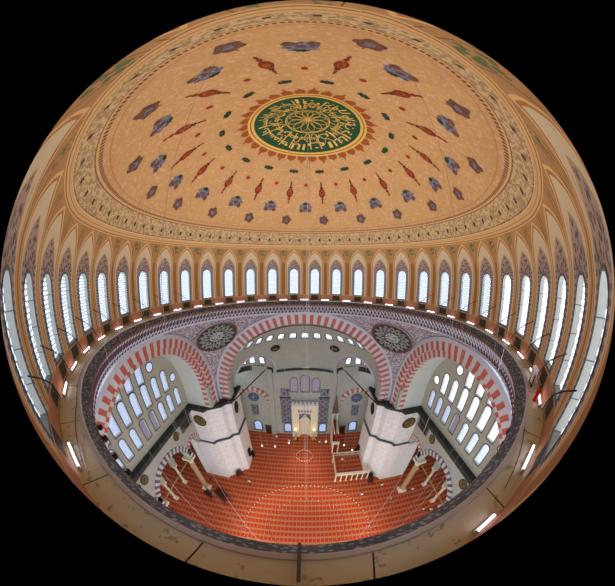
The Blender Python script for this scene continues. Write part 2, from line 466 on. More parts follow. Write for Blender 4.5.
# central medallion
med = MB()
def ring(mb, r0, r1, mat, lift, n=96):
    for i in range(n):
        a, b = 2*PI*i/n, 2*PI*(i+1)/n
        mb.face([dome_pt(r0, a, lift), dome_pt(r1, a, lift), dome_pt(r1, b, lift), dome_pt(r0, b, lift)], mat)
for i in range(8):
    ring(med, 4.3*i/8+.001, 4.3*(i+1)/8, GREEN, .03)
for r0, r1 in ((4.28, 4.5), (4.6, 4.78)): ring(med, r0, r1, GOLD, .04)
ring(med, 4.5, 4.6, FRINGE, .035)
for i in range(32):
    a = (i+.5)*PI/16; big = i % 2
    patch(med, 5.08, a, [(-.34,-.35),(-.42,-.1),(-.36,.14),(-.14,.28),(0,.66 if big else .4),(.14,.28),(.36,.14),(.42,-.1),(.34,-.35)], FRINGE, .032)
medo = med.build('ceiling_medallion', dome)
medo['label'] = 'green calligraphy medallion with gold rim at the top of the dome'
# lettering of the medallion: Arabic letters shaped with presentation forms and bent round the circle
AR = {'ا':'FE8D FE8E FE8D FE8E','ل':'FEDD FEDE FEDF FEE0','ه':'FEE9 FEEA FEEB FEEC','م':'FEE1 FEE2 FEE3 FEE4','س':'FEB1 FEB2 FEB3 FEB4','ك':'FED9 FEDA FEDB FEDC',
 'و':'FEED FEEE FEED FEEE','ت':'FE95 FE96 FE97 FE98','ر':'FEAD FEAE FEAD FEAE','ض':'FEBD FEBE FEBF FEC0','ن':'FEE5 FEE6 FEE7 FEE8','ز':'FEAF FEB0 FEAF FEB0','ي':'FEF1 FEF2 FEF3 FEF4',
 'ئ':'FE89 FE8A FE8B FE8C','ح':'FEA1 FEA2 FEA3 FEA4','د':'FEA9 FEAA FEA9 FEAA','ب':'FE8F FE90 FE91 FE92','ع':'FEC9 FECA FECB FECC','غ':'FECD FECE FECF FED0','ف':'FED1 FED2 FED3 FED4','ق':'FED5 FED6 FED7 FED8'}
NOJ = set('اودرز')
def shape(word):
    out = ''
    for i, ch in enumerate(word):
        pj = i > 0 and word[i-1] not in NOJ; nj = i < len(word)-1 and ch not in NOJ
        f = AR[ch].split(); out += chr(int(f[3 if pj and nj else 1 if pj else 2 if nj else 0], 16))
    return out[::-1]
def text_mesh(txt, size=1.0):
    cu = bpy.data.curves.new('t', 'FONT'); cu.body = txt; cu.size = size; cu.resolution_u = 2; cu.offset = .012*size
    ob = bpy.data.objects.new('t', cu); COL.objects.link(ob)
    dg = bpy.context.evaluated_depsgraph_get(); me = bpy.data.meshes.new_from_object(ob.evaluated_get(dg))
    bpy.data.objects.remove(ob); bpy.data.curves.remove(cu)
    return [tuple(v.co) for v in me.vertices], [tuple(p.vertices) for p in me.polygons]
lett = MB()
def put_word(mb, txt, size, mapf, mat, fit=None):
    vs, fs = text_mesh(txt, size)
    if not fs: return 0
    x0 = min(v[0] for v in vs); x1 = max(v[0] for v in vs); k = (fit/(x1-x0)) if fit else 1
    for f in fs: mb.face([mapf((vs[i][0]-x0)*k, vs[i][1]) for i in f], mat)
    return (x1-x0)*k
words = 'ان الله يمسك السماوات والارض ان تزولا ولئن زالتا ان امسكهما من احد من بعده انه كان حليما غفورا'.split()
for rr, sz, ws, th in ((3.25, 1.1, words[:9], .0), (2.35, .95, words[9:], .35)):
    N = len(ws)
    for i, wd in enumerate(ws):
        a0 = th-i*2*PI/N; span = 2*PI/N*.92
        put_word(lett, shape(wd), sz, lambda x, y, a0=a0, rr=rr, span=span: dome_pt(rr+y*.9, a0+(x)/1.0, .05), GOLD, fit=span)
for i in range(24):   # tall upright strokes of the script running towards the centre
    a = i*PI/12+.08
    if i % 3 != 2: lett.face([dome_pt(2.0, a-.022, .055), dome_pt(2.0, a+.022, .055), dome_pt(3.9, a+.02, .055), dome_pt(3.9, a-.004, .055)], GOLD)
for k in range(12):   # interlaced knot in the middle
    c = k*PI/6
    P = [dome_pt(.95+.72*math.cos(t*2*PI/20), c+.5*math.sin(t*2*PI/20), .07) for t in range(20)]
    lett.tube(P, .035, GOLD, 4, True)
ring(lett, .05, .3, GOLD, .06, 16); ring(lett, 1.72, 1.8, GOLD, .05)
for k in range(26):   # loose sweeping strokes
    a = k*2*PI/26; r0 = 2.15+.9*((k*7) % 5)/4
    P = [dome_pt(r0+.32*math.sin(t*.9+k), a+t*.045, .06) for t in range(8)]
    lett.tube(P, [.02+.03*math.sin(PI*t/7) for t in range(8)], GOLD, 4)
l = lett.build('calligraphy', medo); l['label'] = 'gold calligraphy strokes'

# ================================================================== DRUM WITH WINDOWS
PH = [5.65, 17.4, 29.3, 41.2, 53.0, 64.8, 76.3, 87.6, 98.9, 109.8, 120.0, 129.6, 138.9, 148.4, 158.8, 171.5]
def rad(z): return RD if z < ZC else math.sqrt(RD*RD-(z-ZC)**2)
def cylp(phi, z, d=0.0):
    if z > 41.0:
        t = (z-41.0)/(ZTOP-41.0); D = dome_pt(RTOP, phi)
        pD = math.atan2(D.x, D.y); dp = (pD-phi+PI) % (2*PI)-PI; eD = math.asin((D.z-ZC)/RD)
        e = ELA+(eD-ELA)*t; p2 = phi+dp*t; r = RD+d
        return Vector((r*math.cos(e)*math.sin(p2), r*math.cos(e)*math.cos(p2), ZC+r*math.sin(e)))
    r = rad(z)+d; return Vector((r*math.sin(phi), r*math.cos(phi), z))
dr = MB(); bays = []
for sgn in (1, -1):
    for i, p in enumerate(PH):
        lo = (PH[i-1]+p)/2 if i else 0; hi = (p+PH[i+1])/2 if i < 15 else 180
        a, b = sorted((sgn*lo, sgn*hi)); c = sgn*p
        f = lambda s, z, d, c=c: cylp(R(c)+s/RD, z, d)
        s0 = R(a-c)*RD; s1 = R(b-c)*RD
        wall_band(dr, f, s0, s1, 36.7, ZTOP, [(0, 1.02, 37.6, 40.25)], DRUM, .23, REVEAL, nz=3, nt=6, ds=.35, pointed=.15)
        bays.append((c, f, a, b))
drum = struct(dr.build('wall_drum'))
bk = MB(); BACKING = plain('backing_shell', S(120, 110, 95), .9)  # unseen backing shell, added to block world light at cracks between bays
bk.grid(lambda a, z: Vector((13.95*math.sin(a), 13.95*math.cos(a), z)), [2*PI*i/96 for i in range(97)], [36.4, 39.8], BACKING)
bk.grid(lambda a, e: Vector((13.95*math.cos(e)*math.sin(a), 13.95*math.cos(e)*math.cos(a), 39.8+13.95*math.sin(e))), [2*PI*i/96 for i in range(97)], [R(90*i/24) for i in range(25)], BACKING)
bk.grid(lambda a, r: Vector((r*math.sin(a), r*math.cos(a), 36.55)), [2*PI*i/96 for i in range(97)], [12.55, 13.95], BACKING)
struct(bk.build('wall_backing_shell'))
for k, (c, f, a, b) in enumerate(bays):
    if abs(c) > 178: continue
    window(f, 0, 1.02, 37.6, 40.25, .22, PANE_D if abs(c) < 100 else (PANE_R if c > 0 else PANE_D), fw=.07, proud=.02, pointed=.15)

# walkway ring, fascia, muqarnas cornice
OX = .15
def ringp(r, z, phi): 
    return Vector((r*math.sin(phi)+OX*max(0, min(1, (13.2-r)/.7)), r*math.cos(phi), z))
def revolve(prof, mat, name, n=180, um=1.0, vr=None):
    mb = MB()
    for j in range(len(prof)-1):
        (r0, z0), (r1, z1) = prof[j], prof[j+1]
        for i in range(n):
            a, b = 2*PI*i/n, 2*PI*(i+1)/n
            u0, u1 = i/n*um, (i+1)/n*um
            v0, v1 = (vr[j], vr[j+1]) if vr else (z0, z1)
            mb.face([ringp(r0, z0, a), ringp(r1, z1, a), ringp(r1, z1, b), ringp(r0, z0, b)], mat, [(u0, v0), (u0, v1), (u1, v1), (u1, v0)])
    return struct(mb.build(name))
revolve([(13.25, 36.7), (12.52, 36.7)], SLAB, 'floor_gallery', um=66)
revolve([(12.52, 36.7), (12.50, 36.78), (12.40, 36.78), (12.38, 36.7)], MOULD, 'trim_1')
revolve([(12.40, 36.74), (12.14, 36.32)], FASCIA, 'trim_2')
revolve([(12.14, 36.32), (12.12, 36.28), (12.18, 36.12)], FASCIA2, 'trim_3')
# muqarnas with real little brackets
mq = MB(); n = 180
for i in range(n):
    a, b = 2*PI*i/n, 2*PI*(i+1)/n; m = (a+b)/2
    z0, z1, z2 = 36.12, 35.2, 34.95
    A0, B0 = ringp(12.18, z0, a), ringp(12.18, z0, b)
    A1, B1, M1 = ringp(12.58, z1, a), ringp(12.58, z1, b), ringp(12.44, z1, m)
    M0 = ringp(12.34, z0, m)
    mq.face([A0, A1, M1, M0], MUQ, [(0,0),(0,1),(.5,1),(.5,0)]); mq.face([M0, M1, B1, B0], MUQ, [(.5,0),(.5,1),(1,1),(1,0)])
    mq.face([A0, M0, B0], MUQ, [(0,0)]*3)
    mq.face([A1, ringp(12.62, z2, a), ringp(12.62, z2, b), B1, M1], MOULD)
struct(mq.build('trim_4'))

# ================================================================== PENDENTIVES AND ARCHES
FX, FY = 13.25, 12.6                      # planes of side / front arches
FZ, FR = 22.1, 13.2                       # front arch centre and extrados radius
SY, SZ, SR = .2, 23.1, 11.74              # side arches
def z_arch_front(x):
    return FZ+math.sqrt(max(0, FR*FR-x*x)) if abs(x) < FR else FZ
def z_arch_side(y):
    d = y-SY; return SZ+math.sqrt(max(0, SR*SR-d*d)) if abs(d) < SR else SZ
def pend(sx, sy, name):
    mb = MB(); N = 48; K = 12; cols = []
    corner = math.degrees(math.atan2(FX, FY))
    for i in range(N+1):
        ph = R(90*i/N); sn, cs = math.sin(ph), math.cos(ph)
        if i/N*90 < corner: y = FY; x = FY*math.tan(ph); z = z_arch_front(x)
        else: x = FX; y = FX/math.tan(ph) if ph > 0.01 else 0; y = FX*cs/sn; z = z_arch_side(y)
        z = min(z, 34.95)
        rb = math.hypot(x, y); rt, zt = 12.62, 34.98
        col = []
        if zt-z < .5 :
            for k in range(K+1): t = k/K; col.append((rb+(rt-rb)*t, z+(zt-z)*t))
        else:
            z0 = (rb*rb-rt*rt+z*z-zt*zt)/(2*(z-zt)); Sr = math.hypot(rb, z-z0)
            z0 = max(z0, 8)
            t0 = math.atan2(z-z0, rb); t1 = math.atan2(zt-z0, rt)
            for k in range(K+1):
                t = k/K; th = t0+(t1-t0)*t; s_ = math.hypot(rb, z-z0)*(1-t)+math.hypot(rt, zt-z0)*t
                col.append((s_*math.cos(th), z0+s_*math.sin(th)))
        cols.append([Vector((sx*q*sn, sy*q*cs, zz)) for q, zz in col])
    for i in range(N):
        for k in range(K): mb.face([cols[i][k], cols[i+1][k], cols[i+1][k+1], cols[i][k+1]], PEND)
    return struct(mb.build(name, smooth=True))
pend(-1, 1, 'wall_pendentive_left'); pend(1, 1, 'wall_pendentive_right')
pend(-1, -1, 'wall_pendentive_rear_left'); pend(1, -1, 'wall_pendentive_rear_right')

def arch_ring(mb, P, rs, n, legz, red, white, depth2, soff_to, soffmat):
    """P(a_x, z, d): arch coordinate across, height, depth -> point.  rs=(moulding out, face1 out, face1 in, face2 in)"""
    r0, r1, r2, r3 = rs
    def q(r, t, d): return P(r*math.cos(t), r*math.sin(t), d)
    def span(t0, t1, k, leg=None):
        m1 = red if k % 2 == 0 else white; m2 = white if k % 2 == 0 else red
        K = 3
        for j in range(K):
            a = t0+(t1-t0)*j/K; b = t0+(t1-t0)*(j+1)/K
            mb.face([q(r0, a, -.18), q(r1, a, -.18), q(r1, b, -.18), q(r0, b, -.18)], MOULD)
            mb.face([q(r1, a, -.18), q(r1, a, 0), q(r1, b, 0), q(r1, b, -.18)], MOULD)
            mb.face([q(r0, a, -.18), q(r0, b, -.18), q(r0, b, .1), q(r0, a, .1)], MOULD)
            mb.face([q(r1, a, 0), q(r2, a, 0), q(r2, b, 0), q(r1, b, 0)], m1)
            mb.face([q(r2, a, 0), q(r2, a, depth2), q(r2, b, depth2), q(r2, b, 0)], m1)
            mb.face([q(r2, a, depth2), q(r3, a, depth2), q(r3, b, depth2), q(r2, b, depth2)], m2)
            mb.face([q(r3, a, depth2), q(r3, a, depth2+.7), q(r3, b, depth2+.7), q(r3, b, depth2)], m2)
            mb.face([q(r3, a, depth2+.7), q(r3, a, soff_to), q(r3, b, soff_to), q(r3, b, depth2+.7)], soffmat, [(0, r3*a), (soff_to, r3*a), (soff_to, r3*b), (0, r3*b)])
    for k in range(n): span(PI*k/n, PI*(k+1)/n, k)
    # stilted legs
    st = PI*r2/n; m = max(1, int(round(-legz/st)))
    for sg in (1, -1):
        for k in range(m):
            z0, z1 = -(-legz)*(k)/m, -(-legz)*(k+1)/m
            z0, z1 = legz*k/m, legz*(k+1)/m
            kk = (k+1) if sg == 1 else (k+n)
            m1 = red if kk % 2 == 0 else white; m2 = white if kk % 2 == 0 else red
            g = lambda r, z, d: P(sg*r, z, d)
            for (ra, da, rb, db, mm) in ((r0, -.18, r1, -.18, MOULD), (r1, -.18, r1, 0, MOULD), (r1, 0, r2, 0, m1), (r2, 0, r2, depth2, m1), (r2, depth2, r3, depth2, m2), (r3, depth2, r3, depth2+.7, m2), (r3, depth2+.7, r3, soff_to, soffmat)):
                mb.face([g(ra, z0, da), g(rb, z0, db), g(rb, z1, db), g(ra, z1, da)], mm, [(0, z0), (1, z0), (1, z1), (0, z1)])
fa = MB()
arch_ring(fa, lambda a, z, d: Vector((a, FY+d, FZ+z)), (13.2, 12.85, 11.5, 11.44), 81, -1.9, PINK, WHITE, .75, 2.0, PLASTER)
struct(fa.build('wall_front_arch'))
for sx, nm in ((-1, 'wall_left_arch'), (1, 'wall_right_arch')):
    sa = MB()
    arch_ring(sa, lambda a, z, d: Vector((sx*(FX+d), SY+a, SZ+z)), (11.74, 11.3, 10.3, 9.5), 67, -2.9, RED, WHITE, .5, 4.4, BARREL)
    struct(sa.build(nm))

# ================================================================== TYMPANA (side window walls)
for sx, nm, pn in ((-1, 'wall_left', PANE_L), (1, 'wall_right', PANE_R)):
    f = lambda s, z, d, sx=sx: Vector((sx*(17.6+d), s, z))
    mb = MB()
    ys1 = [.5+2.03*(k-3.5) for k in range(8)]
    r1 = [(y, 1.05, 21.5, 23.95) for y in ys1]
    ys2 = [-.3+2.04*(k-3) for k in range(7)]
    r2 = [(y, 1.1, 25.05, 27.6) for y in ys2]
    ys3 = [-.3+2.03*(k-1) for k in range(3)]
    r3 = [(y, 1.1, 28.3, 30.7) for y in ys3]
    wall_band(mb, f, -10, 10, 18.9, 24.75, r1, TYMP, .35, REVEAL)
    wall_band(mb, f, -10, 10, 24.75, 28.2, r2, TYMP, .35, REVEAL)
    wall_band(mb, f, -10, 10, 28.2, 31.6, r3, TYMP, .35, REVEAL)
    wall_band(mb, f, -10, 10, 31.6, 33.2, [], TYMP)
    struct(mb.build(nm))
    for k, (y, w_, a, b) in enumerate(r1): window(f, y, w_, a, b, .3, PANE_C if k in (3, 4) and sx < 0 or k == 4 else (PANE_L if sx < 0 or k > 4 else PANE_D), fw=.12)
    for (y, w_, a, b) in r2+r3: window(f, y, w_, a, b, .3, pn, fw=.12)
    for y, z in ((7.7, 26.25), (3.75, 29.65), (-4.35, 29.65), (-8.2, 26.25)): window(f, y, 1.15, z-.575, z+.575, -.02, pn, fw=.12, proud=.06, round_=True)
    # dark cornice at the foot of the window wall
    cb = MB(); cb.box((min(sx*17.05, sx*17.9), -10.5, 19.2), (max(sx*17.05, sx*17.9), 9.2, 19.95), DARK)
    cb.box((min(sx*16.85, sx*17.9), -10.5, 19.95), (max(sx*16.85, sx*17.9), 9.2, 20.15), DARK)
    struct(cb.build('trim_%d' % (5 if sx < 0 else 6)))

# ================================================================== PIERS
def pier(sx, sy, name):
    base = [(19.6, 9.15), (14.9, 9.1), (14.6, 9.8), (12.7, 11.2), (12.3, 12.1), (11.45, 12.6), (11.45, 17.2), (19.6, 17.2)]
    def tr(o):
        out = []
        for (x, y) in base:
            xx = x-o if x < 19 else x; yy = y-o if y < 17 else y+o*0
            if x > 19: xx = x
            out.append((sx*xx, sy*yy))
        return out if sx*sy > 0 else out[::-1]
    top = struct((lambda m: (m.prism(tr(0), 12.15, 19.5, PIERM), m.build(name))[1])(MB()))
    lo = MB(); lo.prism(tr(.24), 0, 11.95, PIERM); lo.build('pier_base', top)
    le = MB(); le.prism(tr(.34), 11.95, 12.15, FRAMEM); le.build('string_course', top)
    co = MB(); co.prism(tr(.18), 19.5, 19.8, DARK); co.prism(tr(.38), 19.8, 20.25, DARK); co.build('pier_cornice', top)
    return top
pier(-1, 1, 'wall_pier_left'); pier(1, 1, 'wall_pier_right')
pier(-1, -1, 'wall_pier_rear_left'); pier(1, -1, 'wall_pier_rear_right')
# spandrel blocks behind the arches above the piers
for sx in (-1, 1):
    m = MB(); P = [(sx*13.35, 12.7), (sx*13.35, 9.75), (sx*17.6, 9.75), (sx*17.6, 14.5), (sx*11.4, 14.5), (sx*11.4, 12.7)]
    m.prism(P if sx > 0 else P[::-1], 20.3, 24, PLASTER); struct(m.build('wall_spandrel_'+('right' if sx > 0 else 'left')))

# ================================================================== SEMI-DOME (front)
HC = Vector((0, 12.8, 21.0)); HR = 12.3
def sdp(az, el, d=0.0):
    r = HR+d; return HC+Vector((r*math.sin(az)*math.cos(el), r*math.cos(az)*math.cos(el), r*math.sin(el)))
EXC = [Vector((sx*9.35, 20.6, 20.6)) for sx in (-1, 1)]; EXR = 4.7
def in_ex(p): return any((p-c).length < EXR for c in EXC)
sd = MB()
wz = math.asin((28.8-21)/HR)
waz = [12.9*k for k in range(-6, 7)]
E0, E1 = R(34.6), R(45)
az = [R(-92+184*i/184) for i in range(185)]
elL = [R(-2+36.6*i/26) for i in range(27)]
sd.grid(lambda a, e: sdp(a, e), az, elL, STONE, lambda a, e: (a*HR, e*HR), skip=lambda a, e: in_ex(sdp(a, e)))
fz = lambda s, e, d: sdp(s/HR, e/HR, d)
cw = math.cos(wz)
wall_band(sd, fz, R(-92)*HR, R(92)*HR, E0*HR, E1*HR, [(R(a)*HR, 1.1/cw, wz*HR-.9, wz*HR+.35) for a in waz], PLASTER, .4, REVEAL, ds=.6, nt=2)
sd.grid(lambda a, e: sdp(a, e), [R(-92+184*i/64) for i in range(65)], [E1+(PI/2-E1)*i/12 for i in range(13)], PLASTER, lambda a, e: (a*HR, e*HR))
struct(sd.build('ceiling_semi_dome'))
for a in waz:
    window(lambda s, e, d, a=a: sdp(R(a)+s/(HR*cw), e/HR, d), 0, 1.1, wz*HR-.9, wz*HR+.35, .3, PANE_R, fw=.16)
# exedrae: small half domes opening off the big one
for sx, c, nm in ((-1, EXC[0], 'left'), (1, EXC[1], 'right')):
    ex = MB()
    def ep(a, e, d=0.0, c=c): r = EXR+d; return c+Vector((r*math.sin(a)*math.cos(e), r*math.cos(a)*math.cos(e), r*math.sin(e)))
    mid = math.atan2(c.x-HC.x, c.y-HC.y)
    ex.grid(lambda a, e: ep(a, e), [mid+R(-115+230*i/92) for i in range(93)], [R(90*i/40) for i in range(41)], STONE, lambda a, e: (a*EXR, e*EXR),
            skip=lambda a, e: (ep(a, e)-HC).length < HR-.05)
    # lower wall of the exedra under its cornice
    ex.grid(lambda a, z: Vector((c.x+EXR*math.sin(a), c.y+EXR*math.cos(a), z)), [mid+R(-90+180*i/40) for i in range(41)], [19.4, 20.6], DARK)
    o = struct(ex.build('ceiling_exedra_'+nm))
    # moulding where the two spheres meet
    D = c-HC; dl = D.length; nrm = D.normalized(); h = (dl*dl+HR*HR-EXR*EXR)/(2*dl); rr = math.sqrt(HR*HR-h*h); cc = HC+nrm*h
    up = Vector((0,0,1)); t1 = nrm.cross(up).normalized(); t2 = t1.cross(nrm)
    pts = [cc+(t1*math.cos(t)+t2*math.sin(t))*rr for t in [PI*k/40-.05 for k in range(43)]]
    pts = [p for p in pts if p.z > 20.2]
    mo = MB(); mo.tube(pts, .2, MOULD, 6); mo.build('arch_moulding', o)
    for da in (sx*18-math.degrees(mid), -sx*9-math.degrees(mid), sx*41-math.degrees(mid)):
        window(lambda s, z, d, da=da: ep(mid+R(da)+s/4.2, math.asin(max(-1, min(1, (z-c.z)/EXR))), d), 0, .9, 21.3, 22.6, -.06, PANE_R, fw=.14, proud=.1)
# cornice band at the foot of the semi-dome
cn = MB()
for i in range(120):
    a, b = R(-92+184*i/120), R(-92+184*(i+1)/120)
    for (ra, za, rb, zb) in ((.05, 20.5, -.35, 20.5), (-.35, 20.5, -.35, 20.1), (-.35, 20.1, .05, 19.8)):
        q = lambda t, r, z: HC+Vector(((HR+r)*math.sin(t), (HR+r)*math.cos(t), z-21.0))
        if in_ex(q((a+b)/2, 0, 21.0)): continue
        cn.face([q(a, ra, za), q(b, ra, za), q(b, rb, zb), q(a, rb, zb)], DARK)
struct(cn.build('trim_7'))

# ================================================================== QIBLA WALL (front)
QY = 25.0
fq = lambda s, z, d: Vector((s, QY+d, z))
qw = MB()
low = [(-4.05, 1.5, .9, 3.2), (4.2, 1.5, .9, 3.2), (-11.3, 1.7, .9, 3.3), (11.5, 1.7, .9, 3.3), (-19, 1.7, .9, 3.3), (19, 1.7, .9, 3.3)]
wall_band(qw, fq, -29, 29, 0, 9.0, low, STONE, .5, STONE)
up = [(-2.3, 1.5, 14.2, 17.2), (0, 1.7, 14.2, 17.8), (2.3, 1.5, 14.2, 17.2)]
wall_band(qw, fq, -29, 29, 9, 13, [(-19, 1.2, 9.6, 11.6), (19, 1.2, 9.6, 11.6)], STONE, .4, STONE)
wall_band(qw, fq, -29, 29, 13, 20.6, up, STONE, .4, STONE)
struct(qw.build('wall_qibla'))
for (s, w_, a, b) in low: window(fq, s, w_*1.0, a, b, .3, PANE_B, fw=.3, fmat=FRAMEM, proud=.1)
for (s, w_, a, b) in up: window(fq, s, w_, a, b, .3, PANE_C, fw=.15)
for s in (-19, 19): window(fq, s, 1.2, 9.6, 11.6, .3, PANE_L, fw=.15)
def onwall(mb, x0, x1, z0, z1, mat, t=.12): mb.box((x0, QY-t, z0), (x1, QY, z1), mat)
# tile panels, pilasters and frames are parts of the mihrab wall
for sx in (-1, 1):
    o = MB(); a, b = sorted((sx*3.15, sx*5.35)); onwall(o, a, b, 4.6, 12.4, TILE, .15)
    o.box((a-.12, QY-.22, 12.4), (b+.12, QY, 12.7), DARK); o.box((a-.12, QY-.22, 4.3), (b+.12, QY, 4.6), FRAMEM)
    t_ = thing(o.build('ceramic_tilework'), 'tall blue and grey tile panel %s of the niche in the far wall' % ('left' if sx < 0 else 'right'), 'tile panel')
    o = MB(); a, b = sorted((sx*3.3, sx*5.2)); onwall(o, a, b, 13.0, 15.0, TILE, .12)
    thing(o.build('ceramic_tilework'), 'small square dark tile panel above the tall one %s of the niche' % ('left' if sx < 0 else 'right'), 'tile panel')
    o = MB(); a, b = sorted((sx*10.6, sx*12.2)); onwall(o, a, b, 6.4, 9.8, TILE, .12)
    thing(o.build('ceramic_tilework'), 'narrow blue tile panel over the outer %s window of the far wall' % ('left' if sx < 0 else 'right'), 'tile panel')
    # pilaster strip
    o = MB(); a, b = sorted((sx*6.7, sx*7.9)); onwall(o, a, b, 0, 20, STONE, .5); struct(o.build('trim_%d' % (8 if sx < 0 else 9)))
    # striped arch over the outer bay, ending on the pilaster
    o = MB(); n = 21; cx = sx*11.3
    for k in range(n):
        a, b = PI*k/n, PI*(k+1)/n; m_ = RED if k % 2 == 0 else WHITE
        for (ra, rb, d) in ((4.1, 3.2, .35),):
            P = lambda r, t, d_: Vector((cx+r*math.cos(t), QY-d_, 10.2+1.15*r*math.sin(t)))
            o.face([P(ra, a, d), P(rb, a, d), P(rb, b, d), P(ra, b, d)], m_)
            o.face([P(rb, a, d), P(rb, a, 0), P(rb, b, 0), P(rb, b, d)], m_); o.face([P(ra, a, d), P(ra, b, d), P(ra, b, 0), P(ra, a, 0)], m_)
    struct(o.build('trim_%d' % (10 if sx < 0 else 11)))
    # iron tie beam from pier cornice to the exedra
    o = MB(); o.tube([(sx*11.2, 13.0, 19.6), (sx*8.0, 23.9, 20.2)], .11, DARK, 6)
    thing(o.build('tie_beam'), 'dark iron tie beam running back from the %s pier cornice' % ('left' if sx < 0 else 'right'), 'tie beam')
# mihrab
mi = empty('mihrab', (0, QY, 0))
o = MB(); n = 10
for i in range(n):
    a, b = PI*i/n, PI*(i+1)/n
    P = lambda t, z: Vector((1.3*math.cos(t), QY-.05+.0+(-.0)+1.0*math.sin(t)-1.0, z))
    o.face([P(a, 0), P(b, 0), P(b, 6.2), P(a, 6.2)], CREAM)
    o.face([P(a, 6.2), P(b, 6.2), Vector((0, QY-1.05, 8.4))], MOULD)
o.build('niche', mi)
o = MB()
o.box((-2.9, QY-1.1, 0), (-1.3, QY, 11.0), CREAM); o.box((1.3, QY-1.1, 0), (2.9, QY, 11.0), CREAM); o.box((-1.3, QY-1.1, 8.4), (1.3, QY, 11.0), CREAM)
o.build('surround', mi)
o = MB(); o.box((-3.05, QY-1.25, 11.0), (3.05, QY, 11.5), MOULD)
for k in range(7): o.box((-2.8+k*.85, QY-1.2, 11.5), (-2.3+k*.85, QY-.9, 12.1), MOULD)
o.build('crest', mi)
o = MB()
for x in (-1.3, -.6, 0, .6, 1.3): o.box((x-.2, QY-1.16, 8.9), (x+.2, QY-1.1, 9.5), TILE)
o.build('inscription_panel', mi)
thing(mi, 'cream marble prayer niche at the centre of the far wall between tile panels', 'mihrab')
# arched red niche recesses at floor level on the far wall are dark doors
for i, s in enumerate((-15.2, 15.6, -8.8, 9.0)):
    o = MB(); o.box((s-.7, QY-.25, 0), (s+.7, QY, 2.7), WOOD); o.box((s-.85, QY-.3, 2.7), (s+.85, QY, 2.95), FRAMEM)
    struct(o.build('door_%d' % (i+1)))

# ================================================================== SIDE ARCADES AND AISLES
def col_shaft(x, y, h, r, label, mat=CREAM, cat='column', group=None):
    o = empty('marble_column', (x, y, 0))
    m = MB(); m.box((-r*1.5, -r*1.5, 0), (r*1.5, r*1.5, .5), CREAM); m.lathe([(r*1.4, .5), (r*1.45, .7), (r*1.05, .95)], CREAM, 16); b = m.build('base'); b.parent = o
    m = MB(); m.lathe([(r, .9), (r*1.02, h*.4), (r*.88, h-1.5)], mat, 20); s_ = m.build('shaft', smooth=True); s_.parent = o
    m = MB(); m.lathe([(r*.9, h-1.5), (r*1.0, h-1.3), (r*1.5, h-.5)], CREAM, 16); c = m.build('capital'); c.parent = o
    m = MB(); m.box((-r*1.7, -r*1.7, h-.5), (r*1.7, r*1.7, h), CREAM); c2 = m.build('abacus'); c2.parent = c
    thing(o, label, cat, group); return o
GRAN = plain('tan_granite', S(172, 140, 100), .5, 0, .2, 6)
